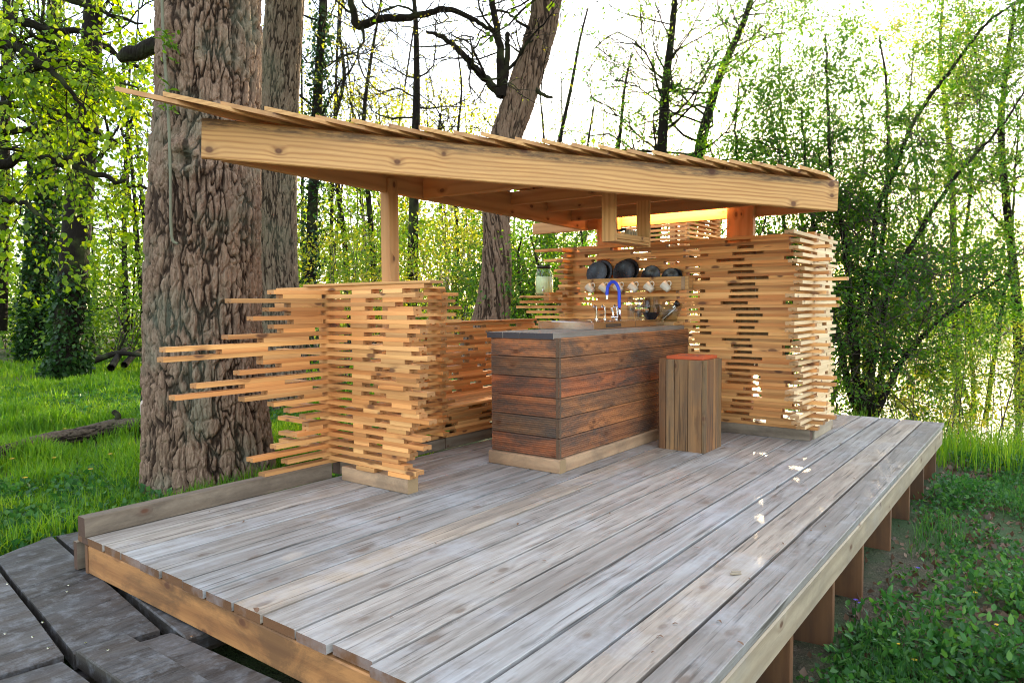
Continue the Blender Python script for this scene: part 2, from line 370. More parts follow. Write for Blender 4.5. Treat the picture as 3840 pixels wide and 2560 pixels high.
class Tubes:
    def __init__(s): s.V = []; s.F = []; s.n = 0
    def add(s, pts, radii, seg=5):
        V, F = tube_arrays(pts, radii, seg); s.V.append(V); s.F.append(F+s.n); s.n += len(V)
    def mesh(s, name, mat, smooth=True):
        return np_mesh(name, np.concatenate(s.V), np.concatenate(s.F), mat, smooth)

# numpy value noise / worley for bark and ground
def _hash(i, j, k, s=0):
    h = (i*374761393+j*668265263+k*2147483647+s*1274126177) & 0xffffffff
    h = ((h ^ (h >> 13))*1274126177) & 0xffffffff
    return ((h ^ (h >> 16)) & 0xffffff)/float(0xffffff)
def vnoise(x, y, z=0., s=0):
    x, y, z = np.broadcast_arrays(np.asarray(x, float), y, z)
    xi, yi, zi = [np.floor(v).astype(np.int64) for v in (x, y, z)]
    fx, fy, fz = x-xi, y-yi, z-zi
    fx, fy, fz = [v*v*(3-2*v) for v in (fx, fy, fz)]
    r = 0
    for a in (0, 1):
        for b in (0, 1):
            for c in (0, 1):
                r = r+_hash(xi+a, yi+b, zi+c, s)*(fx if a else 1-fx)*(fy if b else 1-fy)*(fz if c else 1-fz)
    return r
def fbm(x, y, z=0., o=4, s=0):
    r = 0; a = .5
    for i in range(o): r = r+a*vnoise(x*2**i, y*2**i, np.asarray(z)*2**i, s+i); a *= .5
    return r
def worley(u, v, per=None, s=0):            # F1, F2 in 2D, u periodic with period per
    ui = np.floor(u).astype(np.int64); vi = np.floor(v).astype(np.int64)
    f1 = np.full(u.shape, 9.); f2 = np.full(u.shape, 9.); idv = np.zeros(u.shape)
    for a in (-1, 0, 1):
        for b in (-1, 0, 1):
            cu = ui+a; cv = vi+b; h = cu % per if per else cu
            px = cu+.1+.8*_hash(h, cv, h*0, s); py = cv+.1+.8*_hash(h, cv, h*0+1, s)
            d = np.hypot(u-px, v-py); cl = d < f1
            f2 = np.where(cl, f1, np.minimum(f2, d)); idv = np.where(cl, _hash(h, cv, h*0+2, s), idv); f1 = np.where(cl, d, f1)
    return f1, f2, idv



# ------------------------------------------------------------------ deck
T = .0282
deck = empty('deck', kind='structure')
ys = [3.999, 3.807, 3.616, 3.412, 3.217, 3.021, 2.833, 2.627, 2.430, 2.211, 2.019, 1.796, 1.604, 1.409, 1.217, 1.022, .826]
ends = [0, .004, .002, -.004, .003, -.006, 0, .003, .006, 0, .016, -.008, .004, .012, -.01, .004, 0]
for i in range(16):
    y1, y0 = ys[i], ys[i+1]; gap = random.uniform(.012, .021)
    x0 = 1.556+ends[i]; x1 = 8.21-.25*(i > 14)*0+random.uniform(-.012, .012)
    plank('deck_board', M['deck'], ((x0+x1)/2, (y0+y1)/2, -.019+random.uniform(-.0012, .0012)), x1-x0, y1-y0-gap, .038, 'A', deck, cham=.0022, rot=(random.uniform(-.004, .004), 0, 0))
plank('deck_board', M['deck'], ((1.56+2.6)/2, 4.06, -.021), 1.04, .11, .038, 'A', deck)
plank('fascia_board', M['fascia'], (1.585, (4.0+.84)/2, -.122), 3.17, .04, .150, 'B', deck, cham=.005)
plank('side_beam', M['sidebeam'], ((1.62+8.03)/2, .853, -.114), 6.41, .045, .148, 'A', deck, cham=.007)
plank('rear_beam', M['sidebeam'], (8.12, 2.45, -.114), 3.2, .045, .148, 'B', deck)
plank('left_beam', M['kerb'], (4.8, 4.13, -.12), 6.5, .04, .15, 'A', deck)
plank('kerb_timber', M['kerb'], ((1.548+3.148)/2, 4.037, .052), 1.6, .082, .104, 'A', deck, cham=.004)
plank('spacer_block', M['kerb'], (1.60, 4.02, -.019), .09, .07, .036, 'A', deck)
plank('corner_strip', M['legwood'], (1.575, 4.022, -.12), .15, .03, .03, 'Z', deck)
for x in (2.1, 2.75, 3.4, 4.1, 4.8, 5.6, 6.3, 7.0, 7.7):
    plank('joist', M['legwood'], (x, 2.45, -.115), 3.1, .05, .14, 'B', deck)
for x in (2.35, 3.07, 3.80, 4.50, 5.40, 6.20, 6.95, 7.75):
    for y in (.975, 2.5, 3.9):
        plank('support_leg', M['legwood'], (x, y, -.56), .80, .045, .25, 'Z', deck, rot=(math.pi/2, -math.pi/2, 0))

# ------------------------------------------------------------------ old boardwalk
bw = empty('boardwalk', kind='structure')
def quad_plank(name, mat, P, z, t, parent, tilt=0):
    """four corner plank, P = 4 xy corners ccw seen from above; local X runs along the long side"""
    P = [np.array(p, float) for p in P]; c = sum(P)/4
    e = (P[1]-P[0])+(P[2]-P[3]); a = math.atan2(e[1], e[0]); ca, sa = math.cos(-a), math.sin(-a)
    Q = [(ca*(p-c)[0]-sa*(p-c)[1], sa*(p-c)[0]+ca*(p-c)[1]) for p in P]
    # slightly uneven edges
    def side(p, q, n=7, amp=.006):
        out = []
        for i in range(n):
            s = i/n; o = random.uniform(-amp, amp) if i else 0
            d = np.array(q)-np.array(p); nrm = np.array([-d[1], d[0]])/np.linalg.norm(d)
            out.append(np.array(p)+d*s+nrm*o)
        return out
    R_ = side(Q[0], Q[1])+side(Q[1], Q[2], 3)+side(Q[2], Q[3])+side(Q[3], Q[0], 3)
    n = len(R_); k = .985
    V = [(p[0], p[1], -t) for p in R_]+[(p[0], p[1], -.007) for p in R_]+[(p[0]*(1-.008/max(.2, abs(Q[0][0]))), p[1]*.965, 0) for p in R_]
    F = [(i, (i+1) % n, (i+1) % n+n, i+n) for i in range(n)]+[(i+n, (i+1) % n+n, (i+1) % n+2*n, i+2*n) for i in range(n)]
    F += [tuple(range(2*n, 3*n)), tuple(range(n))[::-1]]
    return link(name, mesh(name, V, F), mat, parent, (c[0], c[1], z), (0, tilt, a))
zb = -.198
quad_plank('old_plank', M['old'], [(1.155, 3.13), (1.475, 3.07), (1.70, 4.90), (1.36, 4.72)][::1], zb, .07, bw)
quad_plank('old_plank', M['old'], [(1.505, 2.9), (1.84, 2.9), (2.10, 4.86), (1.735, 4.90)], zb-.008, .07, bw)
quad_plank('old_plank', M['old'], [(.80, 3.18), (1.125, 3.15), (1.325, 4.66), (.95, 4.6)], zb+.004, .07, bw)
quad_plank('old_plank', M['old'], [(.45, 3.20), (.775, 3.17), (.93, 4.6), (.60, 4.6)], zb, .07, bw)
quad_plank('old_plank', M['old'], [(.86, 1.3), (1.10, 1.3), (1.10, 3.105), (.86, 3.14)], zb+.002, .07, bw)
quad_plank('old_plank', M['old'], [(1.14, 1.3), (1.36, 1.3), (1.345, 3.10), (1.155, 3.115)], zb+.02, .07, bw)
quad_plank('old_plank', M['old'], [(1.385, 1.3), (1.60, 1.3), (1.50, 3.03), (1.365, 3.06)], zb-.012, .07, bw)
quad_plank('old_plank', M['old'], [(.52, 1.3), (.82, 1.3), (.83, 3.13), (.55, 3.15)], zb, .07, bw)
quad_plank('old_plank', M['old'], [(.15, 1.3), (.48, 1.3), (.51, 3.15), (.18, 3.15)], zb, .07, bw)
plank('bearer', M['old'], (1.2, 3.13, zb-.14), 2.2, .12, .1, 'A', bw)
plank('bearer', M['old'], (1.2, 4.5, zb-.14), 2.2, .12, .1, 'A', bw)
# nails and paint flakes on the old planks
fl = []
for i in range(14):
    x, y = random.choice([(1.35, 3.9), (1.2, 3.3), (1.3, 2.9), (1.45, 2.95), (.95, 3.4), (1.0, 2.9)]); x += random.uniform(-.1, .1); y += random.uniform(-.14, .3)
    if y > 3.08 and y < 3.16: continue
    V, F = lathe([(.0001, .003), (.006, .0025), (.0065, 0)], 8)
    link('screw_head', mesh('screw_head', V, F), M['steel'], bw, (x, y, zb+(.02 if (1.15 < x < 1.35 and y < 3.1) else .004)))

# ------------------------------------------------------------------ slat screens
def nearest(tips, z, tol=.016):
    if not tips: return None
    d = min(tips, key=lambda q: abs(q[0]-z))
    return d[1] if abs(d[0]-z) < tol else None
def slat(parent, dirn, a0, a1, c, z, w=.074, jit=.004):
    if a1-a0 < .04: return
    p = ((a0+a1)/2, c, z) if dirn == 'A' else (c, (a0+a1)/2, z)
    plank('slat', M['slat'], p, a1-a0, w+random.uniform(-.002, .002), T-.0006, dirn, parent, 'slat', jit)
def screen(parent, dirn, a0, a1, c, z0, k0, k1, par, tips0=None, tips1=None, r0=(0, 0), r1=(0, 0), blocks=True, b0=None, b1=None, bl=(.2, .36), bg_=(.12, .30), tol=.016):
    for k in range(k0, k1):
        z = z0+(k+.5)*T
        if k % 2 == par:
            s = nearest(tips0, z, tol); e = nearest(tips1, z, tol)
            s = s if s is not None else a0+random.uniform(*r0); e = e if e is not None else a1+random.uniform(*r1)
            slat(parent, dirn, s, e, c+random.uniform(-.005, .005), z)
        elif blocks:
            x = (b0 if b0 is not None else a0)+random.uniform(0, .15); lim = b1 if b1 is not None else a1
            while x < lim-.08:
                l = random.uniform(*bl); slat(parent, dirn, x, min(x+l, lim), c+random.uniform(-.009, .006), z, jit=.008); x += l+random.uniform(*bg_)

Z0 = .098
# left corner screen: a wing across the deck (B) and a wing along its edge (A)
s1 = empty('slat_screen', 'low corner screen of stacked slats with long ends poking out before the big oak', 'slat screen', loc=(3.185, 4.06, 0))
Bt = [(1.334, 3.00), (1.272, 3.075), (1.217, 3.26), (1.165, 3.10), (1.105, 2.98), (1.051, 3.04), (.998, 3.14), (.94, 3.05), (.886, 2.98), (.829, 3.045), (.768, 3.05), (.714, 3.05), (.658, 2.99), (.6, 3.07), (.545, 3.08), (.49, 2.975), (.427, 3.15), (.375, 3.03), (.324, 3.03), (.262, 3.14), (.205, 3.25), (.150, 3.10)]
Bt = [(z, y+.075) for z, y in Bt]
Bout = [(k*.056+.126, random.choice([4.10, 4.12, 4.15, 4.11, 4.62])) for k in range(24)]
screen(s1, 'B', 3.1, 4.10, 3.185, Z0, 0, 44, 1, tips0=Bt, tips1=Bout, b0=3.12, b1=3.76, bl=(.16, .24), bg_=(.12, .24), tol=.03)
At = [(1.295, 2.734), (1.24, 2.431), (1.186, 2.695), (1.125, 2.58), (1.075, 2.728), (1.018, 2.406), (.954, 2.015), (.899, 1.999), (.852, 2.641), (.803, 2.473), (.744, 2.193), (.688, 2.06), (.63, 2.503), (.576, 2.715), (.521, 2.834), (.468, 2.957), (.41, 2.979), (.356, 2.885), (.298, 2.725), (.243, 2.552), (.187, 2.806), (.134, 2.634)]
for k in range(0, 44, 2):
    z = Z0+(k+.5)*T; a = nearest(At, z, .03) or 2.7+random.uniform(0, .2); e = 4.36+random.uniform(-.02, .27)
    if random.random() < .5:
        slat(s1, 'A', a, 3.25+random.uniform(0, .1), 4.06, z); slat(s1, 'A', random.uniform(3.7, 3.85), e, 4.06, z)
    else: slat(s1, 'A', a, e, 4.06, z)
for k in range(1, 44, 2):
    if random.random() < .8: x = random.uniform(3.72, 3.9); slat(s1, 'A', x, x+random.uniform(.18, .3), 4.06, Z0+(k+.5)*T)
for z, a, b in [(1.158, 2.859, 3.1), (.984, 2.648, 3.0), (.928, 2.363, 2.68), (.871, 2.642, 2.93), (.711, 2.509, 2.8), (.651, 2.669, 3.02), (1.21, 2.86, 3.11), (1.10, 2.88, 3.12), (1.265, 2.80, 3.11), (.78, 2.78, 3.0), (.55, 2.95, 3.10), (.33, 2.98, 3.1), (1.04, 2.80, 3.05)]:
    k = round((z-Z0)/T-.5); k += (k % 2 == 0); slat(s1, 'A', a, b, 4.06, Z0+(k+.5)*T)
screen(s1, 'B', 3.99, 4.13, 4.30, Z0, 0, 44, 1, r0=(-.03, .02), r1=(-.01, .05), blocks=False)
plank('cap_board', M['slat'], (3.19, 3.63, Z0+44*T+.009), 1.22, .12, .018, 'B', s1, rot=(0, 0, math.pi/2+.02))
plank('cap_board', M['slat'], (3.80, 4.06, Z0+44*T+.009), 1.10, .10, .018, 'A', s1)
plank('plinth', M['plinth'], (3.195, 3.567, .048), .645, .094, .096, 'B', s1, cham=.005)
plank('plinth', M['kerb'], (3.80, 4.075, .045), 1.1, .09, .09, 'A', s1)
# bench alcove
s2 = empty('bench_alcove', 'low slatted alcove with a plank bench, between the corner screen and the bar', 'bench', loc=(5.3, 4.4, 0))
screen(s2, 'A', 4.36, 6.42, 4.06, Z0, 0, 8, 0, r0=(-.02, .02), bl=(.25, .5), bg_=(.05, .3))
screen(s2, 'A', 4.26, 6.55, 4.68, Z0, 0, 33, 0, r0=(-.12, .02), r1=(-.1, .05), bl=(.22, .4), bg_=(.08, .25))
screen(s2, 'B', 4.16, 4.72, 4.30, Z0, 0, 33, 1, r0=(0, .02), r1=(0, .1), b0=4.2, b1=4.6)
for i, y in enumerate((4.10, 4.23, 4.36, 4.49, 4.61)):
    plank('seat_plank', M['slat'], (5.38, y, Z0+8*T+.014), 2.06, .11, .024, 'A', s2, jit=.004)
plank('plinth', M['kerb'], (5.39, 4.075, .047), 2.06, .085, .094, 'A', s2)
plank('plinth', M['kerb'], (5.4, 4.69, .047), 2.3, .085, .094, 'A', s2)
plank('cap_board', M['slat'], (5.36, 4.675, Z0+33*T+.010), 2.30, .13, .02, 'A', s2)
# back screen behind the bar
s3 = empty('slat_screen', 'tall slat screen behind the bar carrying the plate rack', 'slat screen', loc=(6.5, 2.9, 0))
Rt = [(1.794, 1.648), (1.741, 1.629), (1.683, 1.523), (1.625, 1.674), (1.569, 1.518), (1.512, 1.551), (1.453, 1.526), (1.397, 1.386), (1.341, 1.598), (1.284, 1.545), (1.231, 1.443), (1.173, 1.458), (1.114, 1.564), (1.059, 1.511), (1.002, 1.634), (.945, 1.55), (.89, 1.63), (.834, 1.52), (.778, 1.576), (.723, 1.517), (.662, 1.599), (.609, 1.611), (.555, 1.464), (.498, 1.465), (.442, 1.521), (.381, 1.633), (.327, 1.532), (.27, 1.556), (.214, 1.459), (.157, 1.554), (.11, 1.6)]
Lt = [(1.801, 4.598), (1.747, 4.22), (1.685, 4.482), (1.627, 4.247), (1.572, 4.347), (1.522, 4.34), (1.47, 4.281), (1.404, 4.294), (1.355, 4.328), (1.293, 4.714), (1.237, 4.808), (1.167, 4.866), (1.115, 4.723)]
Z1 = .095
screen(s3, 'B', 1.6, 4.62, 6.4975, Z1, 0, 61, 0, tips0=Rt, tips1=Lt, r1=(-.05, .1), b0=1.76, b1=4.22, tol=.029, bl=(.22, .38), bg_=(.13, .30))
for k in range(1, 60, 2):
    z = Z1+(k+.5)*T
    slat(s3, 'A', random.uniform(6.22, 6.36), random.uniform(6.6, 6.75), 4.13+random.uniform(-.01, .01), z)
for k in (41, 43):
    slat(s3, 'A', 6.22, 6.62, 4.28, Z1+(k+.5)*T); 
plank('plinth', M['kerb'], (6.495, 2.95, .048), 2.58, .092, .096, 'B', s3, cham=.004)
plank('shelf_plank', M['slat'], (6.46, 4.45, 1.295), .56, .20, .024, 'B', s3)
for y, w_ in ((1.99, .13), (2.125, .13), (2.26, .13), (2.395, .13), (2.53, .13), (2.665, .13)):
    plank('back_board', M['panelwood'], (6.60, y, 1.19), 1.16, .02, .13, 'Z', s3, rot=(math.pi/2*0, -math.pi/2, 0) if 0 else (math.pi/2, -math.pi/2, 0))
# side wing of the back screen
s4 = empty('slat_screen', 'slat screen wing at the far right corner, its pale sunless side facing the open deck', 'slat screen', loc=(6.9, 1.69, 0))
RA = [(1.766, 5.869), (1.71, 6.032), (1.654, 6.034), (1.597, 6.115), (1.54, 5.985), (1.49, 6.188), (1.433, 6.145), (1.38, 6.137), (1.325, 6.061), (1.268, 5.934), (1.21, 6.156), (1.157, 6.002), (1.10, 6.028), (1.048, 5.912), (.99, 5.904), (.93, 6.05), (.875, 6.10), (.819, 6.096), (.76, 5.967), (.705, 6.057), (.65, 6.119), (.592, 6.213), (.538, 6.185), (.48, 5.937), (.42, 5.94), (.365, 6.194), (.31, 6.337), (.245, 6.109), (.187, 6.142), (.13, 6.283)]
M['slat'], _keep = M['litslat'], M['slat']
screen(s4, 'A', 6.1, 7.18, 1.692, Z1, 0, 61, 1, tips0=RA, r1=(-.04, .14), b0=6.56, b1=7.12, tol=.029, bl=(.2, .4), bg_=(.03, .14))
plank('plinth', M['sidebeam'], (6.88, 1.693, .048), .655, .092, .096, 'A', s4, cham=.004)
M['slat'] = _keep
# farther slat tower
s5 = empty('slat_tower', 'taller slat tower standing behind the back screen, seen under the roof', 'slat tower', loc=(8.55, 3.8, 0))
for k in range(30, 104):
    z = .1+(k+.5)*T
    if k % 2: slat(s5, 'A', 8.42+random.uniform(-.02, .0), 9.62, 3.72, z); slat(s5, 'A', 8.42, 8.75, 3.86, z)
    else: slat(s5, 'B', 3.66, 4.98, 8.46, z); slat(s5, 'B', 3.66, 3.95, 9.5, z)
for k in range(0, 30):
    z = .1+(k+.5)*T
    if k % 2: slat(s5, 'A', 8.42, 9.62, 3.72, z)
    else: slat(s5, 'B', 3.66, 4.98, 8.46, z)

# ------------------------------------------------------------------ roof
roof = empty('canopy_roof', 'large triangular timber canopy with overlapping roof boards above the bar', 'canopy', loc=(4.5, 3.2, 2.2))
def rod(name, mat, p, q, w, t, parent, cham=.004, ref_top=False):
    p, q = Vector(p), Vector(q); d = q-p; a = math.atan2(d.y, d.x); b = -math.atan2(d.z, math.hypot(d.x, d.y))
    return plank(name, mat, (p+q)/2, d.length, w, t, 'A', parent, cham=cham, rot=(0, b, a))
dn = Vector((.585, .81, 0))
off = dn*.026
rod('fascia_beam', M['fbeam'], Vector((2.30, 4.08, 2.214))+off, Vector((6.05, 1.37, 2.043))+off, .05, .238, roof, cham=.006)
rod('back_beam', M['rafter'], (2.42, 4.055, 2.20), (6.66, 4.055, 2.112), .05, .22, roof)
rod('end_beam', M['rafter'], (6.70, 4.78, 2.073), (6.70, 1.62, 2.073), .05, .125, roof)
for x, zb_, th in ((4.15, 2.045, .16), (4.75, 2.155, .1), (5.31, 2.12, .12), (5.90, 2.115, .12), (6.34, 2.065, .15)):
    yf = 4.08-(x-2.30)/1.384+.085
    rod('rafter', M['rafter'], (x, 4.025, zb_+th/2+.01), (x, max(yf, 1.25+.3), zb_+th/2), .06, th, roof)
rod('rafter', M['rafter'], (6.12, 1.47, 2.08), (6.66, 1.66, 2.08), .05, .12, roof)
def zr(x, y): return 2.335-.0238*(x-2.3)+.03*(y-4.08)
for i in range(22):
    yi = 4.095-.121*i; wd = .150
    up = i % 2
    xf = 2.30+(4.08-yi)*1.384
    ov = max(.13, .46-.07*i)+(.03 if up else 0)+random.uniform(-.01, .01)
    xt = xf-ov; cut = .25+random.uniform(-.01, .02)
    if i == 21: wd = .14
    X1 = (6.80 if i < 20 else 6.15)+random.uniform(-.02, .02)
    P = [(xt, yi), (xt+cut, yi-wd), (X1, yi-wd), (X1, yi)]
    V = []
    th = .026
    for (x, y) in P:
        hi = .034 if y == yi else .005
        z = zr(x, y)+hi+(.004 if up else 0)
        V.append((x, y, z))
    cx = sum(v[0] for v in V)/4; cy = sum(v[1] for v in V)/4; cz = sum(v[2] for v in V)/4
    VV = [(v[0]-cx, v[1]-cy, v[2]-cz) for v in V]+[(v[0]-cx, v[1]-cy, v[2]-cz+th) for v in V]
    F = [(0, 1, 2, 3)][::1]+[(7, 6, 5, 4)]+[(0, 4, 5, 1), (1, 5, 6, 2), (2, 6, 7, 3), (3, 7, 4, 0)]
    link('roof_board', mesh('roof_board', VV, F), M['beam'] if up else M['rafter'], roof, (cx-4.5, cy-3.2, cz-2.2))
def post(c, w_, t_, h, z0=0, mat='rafter'):
    plank('post', M[mat], (c[0], c[1], z0+h/2), h, w_, t_, 'Z', roof, cham=.004)
plank('post', M['rafter'], (3.78, 4.05, 1.35), 1.62, .098, .1, 'Z', roof, cham=.005)
plank('post', M['rafter'], (6.63, 2.347, 1.06), 2.14, .25, .07, 'Z', roof, cham=.004, rot=(0, -math.pi/2, 0))
plank('post', M['rafter'], (6.63, 3.755, 1.06), 2.14, .25, .07, 'Z', roof, cham=.004, rot=(0, -math.pi/2, 0))
o = plank('led_strip', M['led'], (6.60, 3.05, 2.142), 1.14, .02, .008, 'B', roof)
ld = bpy.data.lights.new("strip_light", "AREA"); ld.shape = "RECTANGLE"; ld.size = .03; ld.size_y = 1.14; ld.energy = 6; ld.color = (1, .50, .16)
lo = bpy.data.objects.new('strip_light', ld); col.objects.link(lo); lo.location = (6.59, 3.05, 2.135); lo.rotation_euler = (0, math.radians(-40), 0)



# ------------------------------------------------------------------ bar counter
ctr = empty('bar_counter', 'bar counter clad in ribbed red brown boards with grey ribbed plank top', 'bar counter', loc=(5.3, 3.1, 0))
bh = .1445
for k in range(6):
    z = .098+(k+.5)*bh; s = random.uniform(-.0015, .0015)
    plank('cladding_board', M['larchclad'], (4.219+s, 3.097, z), .62, bh-.0035, .026, 'B', ctr, prof='ridged')
    plank('cladding_board', M['larchclad'], (5.335, 2.801+s, z), 2.26, bh-.0035, .026, 'A', ctr, prof='ridged', rot=(0, 0, math.pi))
plank('carcass', M['legwood'], (5.36, 3.11, .53), 2.18, .56, .84, 'A', ctr)
plank('plinth', M['plinth'], (4.208, 3.085, .048), .65, .08, .096, 'B', ctr, cham=.006)
plank('plinth', M['plinth'], (5.355, 2.80, .048), 2.21, .075, .096, 'A', ctr, cham=.006)
def prof_topribs(w, t):
    P = [(-w/2, -t/2), (w/2, -t/2)]
    n = 12; st = w/n
    for i in range(n):
        y = w/2-i*st; P += [(y-.001, t/2-.003), (y-st*.2, t/2), (y-st*.75, t/2), (y-st*.95, t/2-.003)]
    return P
for i in range(4):
    y = 2.83+.1525*(i+.5)
    V, F = extr(prof_topribs(.149, .044), 2.265)
    link('top_plank', mesh('top_plank', V, F), M['ctop'], ctr, (5.33+random.uniform(-.004, .004)-5.3, y-3.1, .977))

# steel cooker and basin unit
def solid(pts2, z0, z1):
    n = len(pts2); V = [(x, y, z0) for x, y in pts2]+[(x, y, z1) for x, y in pts2]
    return V, [(i, (i+1) % n, (i+1) % n+n, i+n) for i in range(n)]+[tuple(range(n, 2*n)), tuple(range(n))[::-1]]
def box(x0, x1, y0, y1, z0, z1): return solid([(x0, y0), (x1, y0), (x1, y1), (x0, y1)], z0, z1)
def boxes(name, bl, mat, parent, org=(0, 0, 0), smooth=False, bev=0):
    V = []; F = []
    for b in bl:
        v, f = box(*b); n = len(V); V += [(p[0]-org[0], p[1]-org[1], p[2]-org[2]) for p in v]; F += [tuple(i+n for i in q) for q in f]
    loc = (0, 0, 0) if parent is not None else org
    o = link(name, mesh(name, V, F), mat, parent, loc)
    if bev:
        md = o.modifiers.new('bevel', 'BEVEL'); md.width = bev; md.segments = 2
    return o
cx = (5.5, 3.2, 1.0)
cook = empty('steel_cooker', 'long low stainless steel sink and cooker unit let into the bar top', 'steel cooker', loc=cx)
X0, Y0, X1, Y1, zt = 4.92, 2.925, 6.205, 3.47, 1.056
# hollow body: outer skin, rim and sunken floor
boxes('body', [(X0, X1, Y0, Y0+.012, 1.001, zt), (X0, X1, Y1-.012, Y1, 1.001, zt), (X0, X0+.012, Y0+.0125, Y1-.0125, 1.001, zt), (X1-.012, X1, Y0+.0125, Y1-.0125, 1.001, zt),
               (X0+.0125, X1-.0125, Y0+.0125, Y1-.0125, 1.002, 1.034)], M['steel'], cook, cx)
boxes('rim', [(X0-.004, X1+.004, Y0-.003, Y0+.03, zt+.0005, zt+.004), (X0-.004, X1+.004, Y1-.03, Y1+.003, zt+.0005, zt+.004), (X0-.004, X0+.03, Y0+.0305, Y1-.0305, zt+.0005, zt+.004), (5.55, X1+.004, Y0+.0305, Y1-.0305, zt+.0005, zt+.004)], M['steel'], cook, cx)
boxes('rear_ledge', [(X1+.006, 6.43, 3.045, Y1, 1.001, zt+.002)], M['steel'], cook, cx)
for x in (4.99, 5.29):
    boxes('hob_plate', [(x, x+.24, Y0+.06, Y1-.08, 1.0345, zt+.010)], M['steel'], cook, cx, bev=.008)
for i in range(16):
    boxes('vent_slot', [(5.115+i*.0165, 5.123+i*.0165, Y0-.0015, Y0+.004, 1.012, 1.042)], M['steel_dark'], cook, cx)
boxes('seam', [(5.63, 5.632, Y0-.001, Y0+.004, 1.002, 1.055)], M['steel_dark'], cook, cx)

def bm_tube(name, pts, r, mat, parent, seg=12, sub=6, org=None):
    # catmull-rom smooth tube
    P = [np.array(p, float) for p in pts]; P = [P[0]]+P+[P[-1]]; out = []
    for i in range(1, len(P)-2):
        for s in range(sub):
            t_ = s/sub
            out.append(.5*((2*P[i])+(-P[i-1]+P[i+1])*t_+(2*P[i-1]-5*P[i]+4*P[i+1]-P[i+2])*t_**2+(-P[i-1]+3*P[i]-3*P[i+1]+P[i+2])*t_**3))
    out.append(P[-2]); out = np.array(out)
    if org is None: org = parent.location if parent is not None else out[0]
    rr = np.interp(np.linspace(0, 1, len(out)), np.linspace(0, 1, len(r)), r) if hasattr(r, '__len__') else r
    V, F = tube_arrays(out-np.array(org), rr, seg)
    n = len(V); V = list(map(tuple, V)); F = [tuple(int(q) for q in f) for f in F]
    F += [tuple(range(seg))[::-1], tuple(range(n-seg, n))]
    o = link(name, mesh(name, V, F, True), mat, parent, (0, 0, 0) if parent is not None else tuple(org))
    return o
def lathe_obj(name, prof, mat, parent, loc, rot=(0, 0, 0), seg=24):
    V, F = lathe(prof, seg); return link(name, mesh(name, V, F, True), mat, parent, loc, rot)

tx, ty = 5.49, 3.008
tap = empty('tap', 'chrome mixer tap with a bright blue flexible hose spout', 'tap', loc=(tx, ty, zt+.004))
lathe_obj('tap_body', [(.0001, 0), (.024, 0), (.024, .006), (.017, .010), (.017, .085), (.014, .09), (.014, .118), (.0001, .119)], M['chrome'], tap, (0, 0, 0))
bm_tube('hose', [(tx, ty, 1.172), (tx, ty, 1.25), (tx, ty+.004, 1.33), (tx, ty+.035, 1.388), (tx, ty+.075, 1.397), (tx, ty+.112, 1.36), (tx, ty+.122, 1.30), (tx, ty+.122, 1.285)], .0145, M['blue'], tap)
bm_tube('nozzle', [(tx, ty+.122, 1.286), (tx, ty+.122, 1.245)], .0125, M['chrome'], tap)
bm_tube('valve', [(tx, ty, 1.095), (tx-.01, ty+.045, 1.092), (tx-.012, ty+.062, 1.092)], [.016, .015, .017], M['chrome'], tap)
bm_tube('lever', [(tx-.012, ty+.052, 1.10), (tx-.014, ty+.056, 1.135), (tx-.022, ty+.062, 1.175)], [.010, .008, .009], M['chrome'], tap)
sp0 = None
for i, (x, y) in enumerate([(5.86, 3.455), (5.90, 3.385), (5.93, 3.275)]):
    sp = empty('chrome_spout', ['short curved chrome spout nearest the drink dispenser end of the sink', 'middle one of three short curved chrome spouts', 'short curved chrome spout just behind the blue tap'][i], 'spout', 'curved chrome spouts behind the sink', loc=(x, y, zt+.004))
    bm_tube('pipe', [(x, y, zt), (x, y, zt+.07), (x-.006, y+.002, zt+.125), (x-.03, y+.004, zt+.137), (x-.048, y+.004, zt+.115)], .0095, M['chrome'], sp, seg=10)
    lathe_obj('base_ring', [(.0001, 0), (.018, 0), (.016, .010), (.0001, .011)], M['chrome'], sp, (0, 0, 0), seg=14)

# tumblers, stacked two high
gl_prof = [(.0001, .0), (.028, 0), (.030, .004), (.0365, .105), (.0372, .110), (.0345, .109), (.0285, .014), (.0001, .012)]
Vg, Fg = lathe(gl_prof, 20); gme = mesh('tumbler', Vg, Fg, True); gme.materials.append(M['glass'])
cols = [(6.30, 3.324), (6.30, 3.238), (6.305, 3.152), (6.37, 3.085), (6.385, 3.26), (6.385, 3.175)]
for i, (x, y) in enumerate(cols):
    for j in range(2):
        o = bpy.data.objects.new('drinking_glass', gme); col.objects.link(o); o.location = (x, y, zt+.0025+j*.0995+.0+(.109 if j else 0)-(.0995 if j else 0)); 
        if j: o.rotation_euler = (math.pi, 0, 0); o.location.z = zt+.0025+.110+.110
        where = ['front stack nearest the blue tap', 'second front stack from the blue tap', 'front stack nearest the black bowl', 'stack beside the wide glass bowl', 'rear stack behind the first two', 'rear stack behind the black bowl'][i]
        tag(o, ('upper upturned clear tumbler of the ' if j else 'lower clear tumbler of the ')+where, 'glass', 'clear tumblers stacked in pairs on the bar')
o = lathe_obj('serving_bowl', [(.0001, 0), (.042, 0), (.046, .006), (.080, .062), (.083, .066), (.078, .064), (.045, .012), (.0001, .010)], M['black'], None, (6.13, 3.02, zt+.0045), seg=28)
tag(o, 'small black bowl on the bar before the stacked tumblers', 'bowl')
tr = boxes('trivet_board', [(6.225, 6.435, 2.835, 3.035, 1.001, 1.034)], M['ctop'], None, (6.33, 2.93, 1.0), bev=.003); tr.data.materials.clear(); tr.data.materials.append(M['beam'])
tag(tr, 'thick pale wooden block under the wide glass bowl', 'board')
